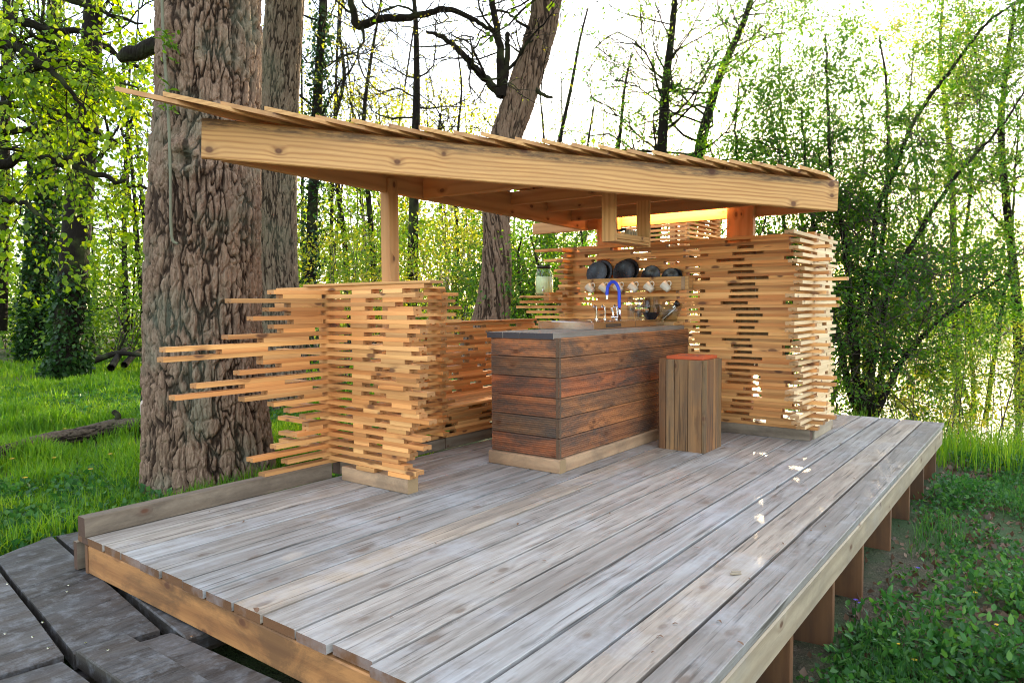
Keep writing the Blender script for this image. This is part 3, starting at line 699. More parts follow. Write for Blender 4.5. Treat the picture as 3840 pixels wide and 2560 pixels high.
def tapered(w0, w1, h, th, shift):
    V = []
    for (w_, z, s) in ((w0, 0, 0), (w1, h, shift), (w1-th, h, shift), (w0-th, th, 0)):
        for k in range(24):
            a = 2*math.pi*(k+.5)/24; r = w_/2*(1+.05*math.cos(4*a)); V.append((r*math.cos(a)*.72, r*math.sin(a)+s, z))
    F = []
    for i in range(3):
        for k in range(24): F.append((i*24+k, i*24+(k+1) % 24, (i+1)*24+(k+1) % 24, (i+1)*24+k))
    F += [tuple(range(24))[::-1], tuple(range(72, 96))]
    return V, F
V, F = tapered(.15, .27, .165, .006, 0)
o = link('glass_bowl', mesh('glass_bowl', V, F, True), M['glass'], None, (6.33, 2.935, 1.0355)); tag(o, 'wide flaring clear glass bowl on a wooden block at the bar end', 'glass bowl')
bt = empty('bottle', 'dark capped glass bottle lying aslant inside the wide glass bowl', 'bottle', loc=(6.33, 2.94, 1.046))
bm_tube('bottle_body', [(6.33, 2.99, 1.062), (6.33, 2.93, 1.115), (6.33, 2.885, 1.165)], [.026, .028, .024], M['glass'], bt)
bm_tube('bottle_neck', [(6.33, 2.884, 1.168), (6.33, 2.862, 1.192)], [.022, .016], M['chrome'], bt)
bm_tube('cap', [(6.33, 2.862, 1.193), (6.33, 2.835, 1.212)], [.026, .034], M['black'], bt)
bm_tube('tongs', [(6.31, 2.99, 1.052), (6.30, 2.92, 1.10), (6.31, 2.85, 1.17)], [.006, .009, .007], M['steel'], bt)

# plate rack on the back screen
rk = empty('plate_rack', 'long narrow pale wooden rack fixed on the back screen', 'plate rack', loc=(6.40, 3.34, 1.4))
plank('front_board', M['beam'], (6.362, 3.342, 1.40), 1.196, .020, .130, 'B', rk, rot=(0, 0, math.pi/2))
plank('bottom_board', M['beam'], (6.412, 3.342, 1.345), 1.19, .075, .02, 'B', rk)
for y in (2.756, 2.80, 3.93):
    plank('end_board', M['beam'], (6.412, y, 1.403), .08, .018, .115, 'A', rk)
plank('end_block', M['plinth'], (6.349, 2.795, 1.40), .035, .012, .125, 'B', rk)
def dish(name, y, zc, r, x, label, depth=.02, tilt=14, cat='plate', grp='black plates standing in the rack'):
    P = [(.0001, 0), (r*.5, 0), (r*.55, .004), (r*.97, depth), (r, depth+.003), (r*.96, depth+.004), (r*.55, .010), (.0001, .008)]
    V, F = lathe(P, 40); o = link(name, mesh(name, V, F, True), M['black'], None, (x, y, zc), (0, -math.pi/2+math.radians(tilt), 0)); tag(o, label, cat, grp)
dish('dinner_plate', 3.765, 1.525, .124, 6.415, 'black plate at the front of the first pair, nearest the drink dispenser')
dish('dinner_plate', 3.725, 1.530, .132, 6.437, 'larger black plate leaning behind the first plate of the rack')
dish('dinner_plate', 3.452, 1.525, .124, 6.415, 'black plate at the front of the second pair in the rack')
dish('dinner_plate', 3.425, 1.532, .130, 6.437, 'black plate half hidden behind the second pair front plate')
dish('soup_bowl', 3.147, 1.475, .102, 6.415, 'black bowl standing third in the rack with a blue sheen', .035, 14, 'bowl', 'black bowls standing in the rack')
dish('soup_bowl', 2.945, 1.452, .092, 6.415, 'smallest black bowl at the stool end of the rack', .035, 14, 'bowl', 'black bowls standing in the rack')
dish('soup_bowl', 2.915, 1.450, .090, 6.435, 'black bowl tucked behind the smallest bowl of the rack', .035, 14, 'bowl', 'black bowls standing in the rack')
mug_y = [3.785, 3.622, 3.455, 3.288, 3.118, 2.945]
mlab = ['first cream mug from the dispenser end, hanging on the rack', 'second cream mug from the dispenser end of the rack', 'third cream mug on the rack, half behind the blue hose', 'fourth cream mug on the rack, just past the blue hose',
        'fifth cream mug on the rack, over the tumblers', 'last cream mug on the rack, nearest the stool']
for i, y in enumerate(mug_y):
    mg = empty('mug', mlab[i], 'mug', 'cream mugs hanging in a row from the rack', loc=(6.305, y+.01, 1.385))
    P = [(.0001, 0), (.029, 0), (.031, .003), (.0415, .082), (.042, .086), (.039, .084), (.028, .008), (.0001, .007)]
    V, F = lathe(P, 24)
    # axis points from base (down, towards -y) to mouth (up, towards +y)
    ang = math.radians(-48+random.uniform(-4, 4))
    link('cup_body', mesh('cup_body', V, F, True), M['cream'], mg, (0, -.035, -.05), (ang, 0, 0))
    Rm = Matrix.Rotation(ang, 3, 'X')
    pts = [Rm @ Vector((0, -.036, .02)), Rm @ Vector((0, -.062, .028)), Rm @ Vector((0, -.066, .055)), Rm @ Vector((0, -.040, .070))]
    # handle on the upper side
    pts = [Rm @ Vector((0, s*.036, z)) if 0 else Rm @ Vector((0, s, z)) for s, z in ((-.035, .022), (-.060, .030), (-.066, .055), (-.040, .070))]
    up = [Rm @ Vector((0, -p, z)) for p, z in ((-.0, 0),)]
    hp = []
    for s, z in ((.034, .020), (.058, .026), (.068, .044), (.060, .062), (.040, .066)):
        v = Rm @ Vector((0, -s, z)); hp.append((6.305+v.x, y+.01-.035+v.y, 1.335+v.z))
    bm_tube('handle', hp, .0055, M['cream'], mg, seg=8, sub=4)
    hk = bm_tube('mug_hook', [(6.352, y+.005, 1.428), (6.33, y+.005, 1.428), (6.315, y+.005, 1.420), (6.305, y+.005, 1.428)], .0025, M['chrome'], rk, seg=6, sub=3)

# drink dispenser
jd = empty('drink_dispenser', 'ribbed glass jar of pale lemonade with a tap, on the shelf plank', 'drink dispenser', loc=(6.49, 4.495, 1.308))
def ribbed(prof, seg=48, amp=.0022):
    V = []; F = []
    for r, z, rb in prof:
        for k in range(seg):
            a = 2*math.pi*k/seg; q = r+(amp*rb*math.cos(a*24)); V.append((q*math.cos(a), q*math.sin(a), z))
    for i in range(len(prof)-1):
        for k in range(seg): F.append((i*seg+k, i*seg+(k+1) % seg, (i+1)*seg+(k+1) % seg, (i+1)*seg+k))
    return V, F
V, F = ribbed([(.0001, 0, 0), (.085, 0, 0), (.098, .012, 0), (.098, .03, 0), (.099, .04, 1), (.099, .21, 1), (.098, .225, 0), (.084, .262, 0), (.074, .275, 0), (.074, .30, 0),
               (.070, .30, 0), (.070, .274, 0), (.079, .26, 0), (.093, .223, 0), (.093, .03, 0), (.082, .014, 0), (.0001, .014, 0)], 96)
link('jar', mesh('jar', V, F, True), M['glass'], jd)
lathe_obj('lemonade', [(.0001, .016), (.08, .016), (.0915, .03), (.0915, .205), (.0001, .206)], M['lemonade'], jd, (0, 0, 0), seg=32)
lathe_obj('lid', [(.0001, .325), (.076, .325), (.079, .320), (.079, .298), (.0755, .298)], M['lid'], jd, (0, 0, 0), seg=28)
bm_tube('spigot', [(6.41, 4.45, 1.365), (6.375, 4.43, 1.365), (6.362, 4.424, 1.35)], [.010, .011, .009], M['chrome'], jd)
bm_tube('spigot_lever', [(6.378, 4.432, 1.372), (6.374, 4.43, 1.395), (6.36, 4.412, 1.40)], .005, M['chrome'], jd)

# hanging shelf under the roof
hs = empty('hanging_shelf', 'small open wooden box shelf hanging from the roof over the bar', 'shelf', loc=(5.25, 2.81, 1.7))
plank('side_panel', M['beam'], (4.962, 2.809, 1.89), .38, .124, .024, 'Z', hs)
plank('side_panel', M['beam'], (5.552, 2.809, 1.885), .40, .124, .024, 'Z', hs)
plank('bottom_board', M['beam'], (5.257, 2.809, 1.709), .562, .122, .022, 'A', hs)
plank('front_lip', M['beam'], (5.257, 2.753, 1.745), .562, .012, .045, 'A', hs)
plank('front_lip', M['beam'], (5.257, 2.866, 1.745), .562, .012, .045, 'A', hs)
for i, (x, h, r) in enumerate([(5.02, .07, .026), (5.08, .065, .026), (5.14, .07, .024), (5.20, .085, .022)]):
    j = empty('spice_jar', ['first small glass jar at the near end of the hanging shelf', 'second small glass jar on the hanging shelf', 'third small glass jar on the hanging shelf', 'tallest small glass jar, beside the card boxes on the hanging shelf'][i], 'jar', 'small jars on the hanging shelf', loc=(x, 2.81, 1.7215))
    lathe_obj('jar_body', [(.0001, 0), (r, 0), (r, h), (r-.003, h), (r-.003, .004), (.0001, .004)], M['glass'], j, (0, 0, 0), seg=16)
    lathe_obj('lid', [(.0001, h+.014), (r+.001, h+.014), (r+.001, h)], M['lid'], j, (0, 0, 0), seg=16)
for i, x in enumerate((5.29, 5.37)):
    j = empty('card_box', ['brown printed card box next to the jars on the hanging shelf', 'brown printed card box at the far end of the hanging shelf'][i], 'box', 'card boxes on the hanging shelf', loc=(x, 2.81, 1.7215))
    boxes('carton', [(-.032, .032, -.022, .022, 0, .095)], M['card'], j, bev=.002)
    boxes('print_line', [(-.02, .012, -.0228, -.0222, z, z+.003) for z in (.07, .062, .054, .03)]+[(-.006, .008, -.0228, -.0222, .012, .024)], M['ink'], j)

# stool
st = empty('bar_stool', 'square stool of upright weathered planks with a red orange top tile', 'stool', loc=(5.61, 2.42, 0))
for i, (a, b) in enumerate([(2.227, 2.345), (2.347, 2.462), (2.464, 2.538), (2.540, 2.602)]):
    plank('stave', M['stool'], (5.438+random.uniform(-.001, .001), (a+b)/2, .374+random.uniform(-.002, .002)), .748, b-a-.003, .024, 'Z', st, rot=(0, -math.pi/2, 0))
for a, b in [(5.428, 5.475), (5.477, 5.615), (5.617, 5.70), (5.702, 5.79)]:
    plank('stave', M['stool'], ((a+b)/2, 2.213+random.uniform(-.001, .001), .374+random.uniform(-.002, .002)), .748, b-a-.003, .024, 'Z', st, rot=(math.pi/2, -math.pi/2, 0))
for a, b in [(5.452, 5.62), (5.622, 5.79)]:
    plank('stave', M['stool'], ((a+b)/2, 2.59, .374), .748, b-a-.003, .024, 'Z', st, rot=(math.pi/2, -math.pi/2, 0))
for a, b in [(2.228, 2.40), (2.402, 2.577)]:
    plank('stave', M['stool'], (5.803, (a+b)/2, .374), .748, b-a-.003, .024, 'Z', st, rot=(0, -math.pi/2, 0))
plank('top_board', M['stool'], (5.62, 2.40, .725), .34, .35, .04, 'A', st)
boxes('seat_tile', [(5.472, 5.775, 2.235, 2.555, .7465, .774)], M['tile'], st, (5.61, 2.42, 0), bev=.004)
V = []; F = []
def ringpat(cx_, cy_, r, w_, seg=20, a0=0, a1=2*math.pi):
    n = len(V)
    for k in range(seg+1):
        a = a0+(a1-a0)*k/seg
        V.append((cx_+r*math.cos(a), cy_+r*math.sin(a), .7745)); V.append((cx_+(r+w_)*math.cos(a), cy_+(r+w_)*math.sin(a), .7745))
    for k in range(seg): F.append((n+2*k, n+2*k+1, n+2*k+3, n+2*k+2))
for r in (.04, .075, .105): ringpat(.013, -.025, r, .006, 32)
for a in range(8):
    q = a*math.pi/4; ringpat(.013+.075*math.cos(q), -.025+.075*math.sin(q), .022, .004, 12)
for sx in (-1, 1):
    for sy in (-1, 1): ringpat(.013+sx*.118, -.025+sy*.125, .03, .005, 12)
link('tile_pattern', mesh('tile_pattern', V, F), M['tilepat'], st)

# bits on the deck
def leafbit(name, x, y, z, s, mat, label, grp, rot=None):
    n = 9; V = []; F = []
    for i in range(n):
        t_ = i/(n-1); w_ = .42*math.sin(math.pi*t_**.8)*(1+.15*math.sin(9*t_)); zz = .16*math.sin(t_*3)+.05*random.random()
        V += [(t_-.5, w_*.5, zz+.14*w_), (t_-.5, 0, zz), (t_-.5, -w_*.5, zz+.10*w_)]
    for i in range(n-1):
        F += [(3*i, 3*i+1, 3*i+4, 3*i+3), (3*i+1, 3*i+2, 3*i+5, 3*i+4)]
    o = link(name, mesh(name, [(a*s, b*s, c*s) for a, b, c in V], F, True), mat, None, (x, y, z), (random.uniform(-.2, .2), random.uniform(-.2, .2), rot if rot is not None else random.uniform(0, 6.28)))
    tag(o, label, 'leaf' if 'leaf' in name else 'chip', grp)
def onz(px, py, z=0):
    d = ray(px, py); t_ = (z-EYE)/d[2]; return d[0]*t_, d[1]*t_
x, y = onz(1690, 1320); ch = boxes('wood_chip', [(-.028, .026, -.006, .006, 0, .007), (-.02, .03, .004, .009, .0075, .013)], M['sidebeam'], None, (0, 0, 0), bev=.002)
ch.location = (x, y, .003); ch.rotation_euler = (0, .1, -.65); tag(ch, 'pale splinter of wood lying near the open deck edge', 'wood chip')
x, y = onz(587, 1408); leafbit('dead_leaf', x, y, .01, .055, M['brown'], 'curled reddish dead leaf stuck at the front deck edge', None, 1.2)
bits = [(918, 1190), (916, 1196), (1965, 1157), (1862, 1220), (1895, 1210), (1868, 1305), (1797, 1250), (1550, 1435), (1652, 1430), (1516, 1465), (2045, 1095), (1960, 1100), (560, 1200), (480, 1175), (1190, 1205), (700, 1160), (820, 1130), (1400, 1180), (1250, 1290), (1000, 1250),
        (1720, 1330), (1600, 1260), (430, 1150), (370, 1195), (1330, 1130), (1480, 1090), (1500, 1500), (1700, 1480), (1130, 1340), (900, 1420)]
for i, (a, b) in enumerate(bits):
    x, y = onz(a, b); leafbit('dead_leaf', x, y, .004, random.uniform(.014, .032), M['brown'], 'tiny dry brown leaf scrap lying on the deck boards', 'dry scraps scattered on the deck')



# ------------------------------------------------------------------ terrain and water
def sstep(a, b, x):
    t_ = np.clip((x-a)/(b-a), 0, 1); return t_*t_*(3-2*t_)
def ground(x, y):
    x = np.asarray(x, float); y = np.asarray(y, float)
    left = sstep(1.0, 4.2, y)
    h = -.50+.17*left
    s = x-9.7-np.maximum(0, y-3.6)*2.0+.5*np.sin(y*.9)
    h = h-1.0*sstep(0, 3, s)*(1-sstep(38, 60, s))
    h = h+.10*(fbm(x*.5, y*.5, 0, 3, 5)-.45)+.03*(fbm(x*2.3, y*2.3, 0, 2, 9)-.4)
    h = h-.06*sstep(6, 2, x)*(1-left)
    return h
nr, na = 110, 240
rr = np.concatenate([[0.01], np.geomspace(.5, 420, nr-1)]); aa = np.linspace(0, 2*math.pi, na, endpoint=False)
RR, AA = np.meshgrid(rr, aa, indexing='ij'); X = RR*np.cos(AA)+4; Y = RR*np.sin(AA)+3
Z = ground(X, Y)
i = np.arange(nr-1)[:, None]*na; k = np.arange(na)[None]; k2 = (k+1) % na
F = np.stack([i+k, i+na+k, i+na+k2, i+k2], -1).reshape(-1, 4)
m, t, b = newmat('forest floor')
ge = N(t, 'ShaderNodeNewGeometry'); P = ge.outputs['Position']
n1 = noise(t, P, .9, 5, .6); n2 = noise(t, P, 14, 5, .7); n3 = noise(t, P, 60, 3, .7)
c = mixc(t, ramp(t, n2, [(.3, g(0)), (.7, g(1))]), (.045, .030, .018), (.13, .090, .055))
c = mixc(t, ramp(t, n3, [(.55, g(0)), (.68, g(1))]), c, (.22, .165, .11))
c = mixc(t, ramp(t, n1, [(.42, g(0)), (.60, g(.85))]), c, (.035, .085, .014))
L(t, c, b.inputs['Base Color']); b.inputs['Roughness'].default_value = .95
bp = N(t, 'ShaderNodeBump'); bp.inputs['Strength'].default_value = .8; bp.inputs['Distance'].default_value = .03; L(t, math_(t, 'ADD', n2, n3), bp.inputs['Height']); L(t, bp.outputs[0], b.inputs['Normal'])
M['ground'] = m
o = link('ground', np_mesh('ground', np.stack([X, Y, Z], -1).reshape(-1, 3), F, M['ground'], True)); tag(o, kind='structure')
m, t, b = newmat('river water')
b.inputs['Base Color'].default_value = (.035, .045, .035, 1); b.inputs['Roughness'].default_value = .04; b.inputs['IOR'].default_value = 1.33; b.inputs['Specular IOR Level'].default_value = .9
ge = N(t, 'ShaderNodeNewGeometry'); bp = N(t, 'ShaderNodeBump'); bp.inputs['Strength'].default_value = .35; bp.inputs['Distance'].default_value = .05
L(t, noise(t, vscale(t, ge.outputs['Position'], (1, 2.2, 1)), 3.0, 4, .6), bp.inputs['Height']); L(t, bp.outputs[0], b.inputs['Normal'])
V = [(8, -160, -.98), (200, -160, -.98), (200, 160, -.98), (8, 160, -.98)]
tag(link('river', mesh('river', V, [(0, 1, 2, 3)]), m), kind='structure')

# ------------------------------------------------------------------ leaves, twigs, trees
class Leaves:
    def __init__(s): s.P = []; s.D = []; s.S = []
    def add(s, P, D, S):
        P = np.atleast_2d(P); s.P.append(P); s.D.append(np.broadcast_to(D, P.shape)); s.S.append(np.broadcast_to(S, (len(P),)))
    def count(s): return sum(len(p) for p in s.P)
    def mesh(s, name, mat, kind='fold', wid=.55, droop=.3, tint=None):
        P = np.concatenate(s.P); D = np.concatenate(s.D); S = np.concatenate(s.S)[:, None]; n = len(P)
        D = D+RNG.normal(0, .55, (n, 3)); D[:, 2] -= droop; D /= np.linalg.norm(D, axis=1, keepdims=True)+1e-9
        up = RNG.normal(0, .55, (n, 3))+np.array([0, 0, 1.]); W = np.cross(D, up); W /= np.linalg.norm(W, axis=1, keepdims=True)+1e-9
        U = np.cross(W, D)
        w_ = wid*.5
        if kind == 'fold':
            V = np.stack([P, P+D*S*.45+W*S*w_+U*S*.12, P+D*S, P+D*S*.45-W*S*w_+U*S*.12], 1)
            f = np.array([[0, 2, 1], [0, 3, 2]]); nv = 4
        else:
            V = np.stack([P, P+D*S*.18+W*S*w_*.85+U*S*.08, P+D*S*.55+W*S*w_*.9+U*S*.10, P+D*S-U*S*.06, P+D*S*.55-W*S*w_*.9+U*S*.10, P+D*S*.18-W*S*w_*.85+U*S*.08], 1)
            f = np.array([[0, 3, 2], [0, 2, 1], [0, 4, 3], [0, 5, 4]]); nv = 6
        F = (f[None]+(np.arange(n)*nv)[:, None, None]).reshape(-1, 3)
        tn = RNG.random(n)*.75+.25*vnoise(P[:, 0]*1.3, P[:, 1]*1.3, P[:, 2]*1.3, 3) if tint is None else tint
        return np_mesh(name, V.reshape(-1, 3), F, mat, False, {'tint': np.repeat(np.clip(tn, 0, 1), nv)})
def unit(v): v = np.asarray(v, float); return v/(np.linalg.norm(v)+1e-9)
def grow(T, Lf, p, d, ln, r, lev, C):
    nseg = 5 if lev < C['lev'] else 4
    pts = [np.array(p)]; d = unit(d)
    wig = C.get('wig', .22)
    for s in range(nseg):
        d = unit(d+RNG.normal(0, wig, 3)+np.array([0, 0, C['up'][min(lev, len(C['up'])-1)]]))
        pts.append(pts[-1]+d*ln/nseg)
    pts = np.array(pts)
    if r > C.get('minr', .0025): T.add(pts, np.linspace(r, r*.45, nseg+1), 5 if r > .02 else 3)
    if lev >= C['lev']:
        n = RNG.poisson(C['leaves'])
        if n:
            u = RNG.random(n)*nseg; i0 = np.minimum(u.astype(int), nseg-1); fr = (u-i0)[:, None]
            q = pts[i0]*(1-fr)+pts[i0+1]*fr+RNG.normal(0, C.get('spread', .03), (n, 3))
            Lf.add(q, unit(pts[-1]-pts[0]), C['size']*RNG.uniform(.6, 1.25, n))
        return
    nc = C['kids'][min(lev, len(C['kids'])-1)]
    for c_ in range(nc):
        f = RNG.uniform(.25, 1.0) if c_ < nc-1 else 1.0
        k_ = min(int(f*nseg), nseg-1); fr = f*nseg-k_; q = pts[k_]*(1-fr)+pts[k_+1]*fr
        ax = unit(RNG.normal(0, 1, 3)); dd = unit(pts[k_+1]-pts[k_]); side = unit(np.cross(dd, ax))
        nd = dd*C.get('fwd', .7)+side*RNG.uniform(.5, 1.1)
        grow(T, Lf, q, nd, ln*RNG.uniform(.45, .75), r*.55, lev+1, C)
def smooth(pts, radii, sub=5):
    P = [np.array(p, float) for p in pts]; P = [2*P[0]-P[1]]+P+[2*P[-1]-P[-2]]; out = []; R_ = []
    for i in range(1, len(P)-2):
        for s in range(sub):
            q = s/sub
            out.append(.5*((2*P[i])+(-P[i-1]+P[i+1])*q+(2*P[i-1]-5*P[i]+4*P[i+1]-P[i+2])*q*q+(-P[i-1]+3*P[i]-3*P[i+1]+P[i+2])*q**3)); R_.append(radii[i-1]*(1-q)+radii[i]*q)
    out.append(P[-2]); R_.append(radii[-1]); return np.array(out), np.array(R_)
def bark_mesh(name, pts, radii, mat, nu, nv, per, vs, amp, twist=0., lumps=None, seed=0, rough_amp=.35):
    C_, R_ = smooth(pts, radii, 8)
    seg = np.linalg.norm(np.diff(C_, axis=0), axis=1); s_ = np.concatenate([[0], np.cumsum(seg)]); tt = np.linspace(0, s_[-1], nv)
    C2 = np.stack([np.interp(tt, s_, C_[:, k]) for k in range(3)], -1); r2 = np.interp(tt, s_, R_)
    tan = np.gradient(C2, axis=0); tan /= np.linalg.norm(tan, axis=1, keepdims=True)
    sx = np.cross(tan, [0.2, .98, 0]); sx /= np.linalg.norm(sx, axis=1, keepdims=True); sy = np.cross(tan, sx)
    a = np.linspace(0, 2*math.pi, nu, endpoint=False); Aa, Vv = np.meshgrid(a, tt, indexing='xy')
    u = Aa/(2*math.pi)*per; v = Vv/vs
    w1 = fbm(np.cos(Aa)*2.5+5, np.sin(Aa)*2.5+5, Vv*2.0, 3, seed)-.45
    w2 = fbm(np.cos(Aa)*6+5, np.sin(Aa)*6+5, Vv*5.0, 3, seed+3)-.45
    uu = u+w1*2.2+w2*.9+twist*Vv*per/(2*math.pi); vv = v+w1*1.2+w2*.8
    f1, f2, idv = worley(uu, vv, per, seed)
    kx = per/(2*math.pi); sA = Aa+twist*Vv
    nn1 = fbm(np.cos(sA)*kx+w1*1.2, np.sin(sA)*kx+w2*1.2, Vv/(vs*2.6)+w1*1.2, 3, seed+60)
    nn2 = fbm(np.cos(sA)*kx*.8+20, np.sin(sA)*kx*.8+w1, Vv/(vs*3.4), 3, seed+70)
    d1 = np.clip(np.minimum(abs(nn1-.44)/.06, abs(nn2-.46)/.05), 0, 1)
    e = np.clip((f2-f1)/.30, 0, 1); e = e*e*(3-2*e); g1_, g2_, _i2 = worley(uu*1.9+.37*per, vv*1.5+7.3, None, seed+50); e2 = np.clip((g2_-g1_)/.16, 0, 1); e = (d1**.7)*(.55+.45*np.clip((f2-f1)/.16, 0, 1))*(.80+.20*e2)
    fine = fbm(np.cos(Aa)*22, np.sin(Aa)*22, Vv*14, 4, seed+7)-.45
    disp = amp*(e*(.85+.25*idv)-.6)+amp*rough_amp*fine+amp*.7*(fbm(np.cos(Aa)*1.6+9, np.sin(Aa)*1.6+9, Vv*.8, 3, seed+11)-.45)
    base = r2[:, None]
    Pn = C2[:, None]+(base[..., None])*(np.cos(Aa)[..., None]*sx[:, None]+np.sin(Aa)[..., None]*sy[:, None])
    if lumps:
        for (lp, rad, h_) in lumps:
            d2 = ((Pn-np.array(lp))**2).sum(-1); gs = np.exp(-d2/(2*rad*rad)); disp = disp*(1-.5*gs)+h_*gs+gs*abs(h_)*.9*(fbm(Pn[..., 0]*28, Pn[..., 1]*28, Pn[..., 2]*28, 3, 33)-.45)
    rad_ = base+disp
    Vt = C2[:, None]+rad_[..., None]*(np.cos(Aa)[..., None]*sx[:, None]+np.sin(Aa)[..., None]*sy[:, None])
    i = np.arange(nv-1)[:, None]*nu; k = np.arange(nu)[None]; k2 = (k+1) % nu
    F = np.stack([i+k, i+k2, i+nu+k2, i+nu+k], -1).reshape(-1, 4)
    return np_mesh(name, Vt.reshape(-1, 3), F, mat, True, {'plate': e.ravel()})
def P3(L_, depth): return [at(q[0], q[1], q[2] if len(q) > 2 else depth) for q in L_]

# --- big oak beside the canopy
big = empty('oak_tree', 'huge oak trunk with deeply furrowed bark and a burl, beside the roof corner', 'tree')
pts = P3([(488, 1190), (485, 1100), (478, 1000), (469, 800), (470, 500), (479, 235), (481, 0), (484, -260), (488, -700)], 6.0)
bc = at(428, 360, 5.58)
lumps = [(at(x, y, 5.57), r, h) for x, y, r, h in [(395, 345, .045, .07), (420, 335, .05, .085), (445, 350, .04, .06), (458, 378, .05, .09), (398, 385, .04, .075), (425, 398, .04, .05), (428, 368, .035, -.07), (410, 362, .03, .03), (470, 395, .05, .05), (388, 365, .04, .05), (436, 388, .03, .05)]]
lumps += [(at(392, 50, 5.62), .07, .05), (at(388, 120, 5.62), .08, .05), (at(395, 85, 5.62), .03, -.03)]
me = bark_mesh('trunk', pts, [.60, .528, .493, .453, .434, .401, .401, .38, .33], M['oak'], 520, 760, 36, .19, .048, lumps=lumps, seed=3, rough_amp=.20)
link('trunk', me, None, big)
T_ = Tubes()
T_.add(*smooth(P3([(430, 120), (372, 104), (345, 108), (318, 122), (296, 124), (272, 136)], 6.3), [.09, .08, .07, .065, .07, .035]), 10)
link('broken_limb', T_.mesh('broken_limb', M['bark']), None, big)
T_ = Tubes(); Lf = Leaves()
C = dict(lev=3, up=[.1, .05, 0], kids=[7, 5, 4], leaves=9, size=.10, spread=.05, wig=.2)
for a_ in range(6):
    q = a_*1.05+.3; grow(T_, Lf, pts[-1]+np.array([0, 0, -.5*(a_ % 3)]), (math.cos(q), math.sin(q), .7), 4.5, .12, 0, C)
link('crown_limbs', T_.mesh('crown_limbs', M['bark']), None, big)
link('crown', Lf.mesh('crown', M['lf_mid'], wid=.7), None, big)
# vine hanging on it
vp = P3([(371, -60), (373, 30), (377, 110), (383, 200), (388, 290), (391, 380), (392, 470), (393, 520), (397, 552), (408, 560)], 5.50)
V_, R2 = smooth(vp, [.011]*10)
vn = empty('hanging_vine', 'thin grey green vine stem hanging down the front of the big oak', 'vine')
T_ = Tubes(); T_.add(V_, R2, 8); link('stem', T_.mesh('stem', M['rope']), None, vn)
Lf = Leaves()
for (x, y) in [(385, 90), (380, 95), (392, 100), (388, 130), (384, 200), (386, 255), (378, 80), (375, 75), (395, 105), (390, 245)]:
    Lf.add(at(x, y, 5.45)+RNG.normal(0, .03, (7, 3)), np.array([0, 0, .3]), RNG.uniform(.04, .08, 7))
link('leaves', Lf.mesh('leaves', M['lf_mid'], 'round', .35), None, vn)

# --- second oak behind it
ok2 = empty('oak_tree', 'tall straight oak trunk right behind the huge oak, seen over the slats', 'tree')
pts = P3([(652, 990), (650, 945), (645, 800), (636, 600), (634, 386), (638, 250), (655, 0), (668, -250)], 10.3)
link('trunk', bark_mesh('trunk', pts, [.42, .37, .31, .28, .284, .284, .257, .24], M['oak2'], 280, 460, 30, .17, .030, seed=11), None, ok2)
T_ = Tubes(); Lf = Leaves()
for a_ in range(5):
    q = a_*1.25; grow(T_, Lf, pts[-1], (math.cos(q), math.sin(q), .7), 4.0, .10, 0, C)
link('crown_limbs', T_.mesh('crown_limbs', M['bark']), None, ok2); link('crown', Lf.mesh('crown', M['lf_mid'], wid=.7), None, ok2)

# --- acacia
ac = empty('acacia_tree', 'leaning acacia with twisted ropy bark rising behind the bench and roof', 'tree')
pts = P3([(1092, 860), (1105, 800), (1128, 735), (1140, 640), (1141, 550), (1139, 470), (1143, 400), (1161, 320), (1192, 230), (1228, 122), (1249, 50), (1256, 0), (1285, -80)], 11)
link('trunk', bark_mesh('trunk', pts, [.36, .32, .28, .23, .205, .21, .22, .235, .24, .225, .22, .22, .2], M['acacia'], 230, 520, 15, .42, .036, twist=.9, seed=21), None, ac)
T_ = Tubes(); Lf = Leaves(); tips = []
for L_, rl_ in [([(1152, 219), (1125, 192), (1102, 169), (1074, 137), (1042, 106), (1011, 84), (980, 72)], [.07, .065, .06, .05, .045, .035, .02]),
               ([(1152, 222), (1151, 141), (1142, 62), (1130, 0), (1124, -60)], [.09, .065, .055, .05, .04]),
               ([(1157, 205), (1162, 160), (1165, 100), (1166, 78)], [.06, .05, .04, .035]),
               ([(1140, 90), (1133, 75), (1105, 56), (1074, 37), (1027, 22), (980, 31), (930, 42), (870, 45), (822, 58), (812, 30), (800, -20)], [.03, .03, .035, .04, .045, .05, .055, .06, .07, .055, .05]),
               ([(1230, 205), (1250, 220), (1270, 226)], [.035, .03, .02]),
               ([(1240, 60), (1222, 70), (1180, 40), (1150, 25), (1120, 35), (1095, 42)], [.03, .025, .02, .02, .018, .012]),
               ([(1256, 10), (1230, -60), (1190, -120)], [.12, .1, .08])]:
    c2, r3 = smooth(P3(L_, 10.9), rl_); c2 += RNG.normal(0, .008, c2.shape); T_.add(c2, r3, 7)
    for j in range(3, len(c2), 6): tips.append((c2[j], r3[j]))
C2 = dict(lev=2, up=[.05, .02], kids=[4, 3], leaves=1.2, size=.035, spread=.02, wig=.3, minr=.0015)
for q, r3 in tips: grow(T_, Lf, q, RNG.normal(0, 1, 3), RNG.uniform(.5, 1.3), max(.01, r3*.4), 0, C2)
link('branches', T_.mesh('branches', M['bark']), None, ac); link('crown', Lf.mesh('crown', M['lf_yellow']), None, ac)

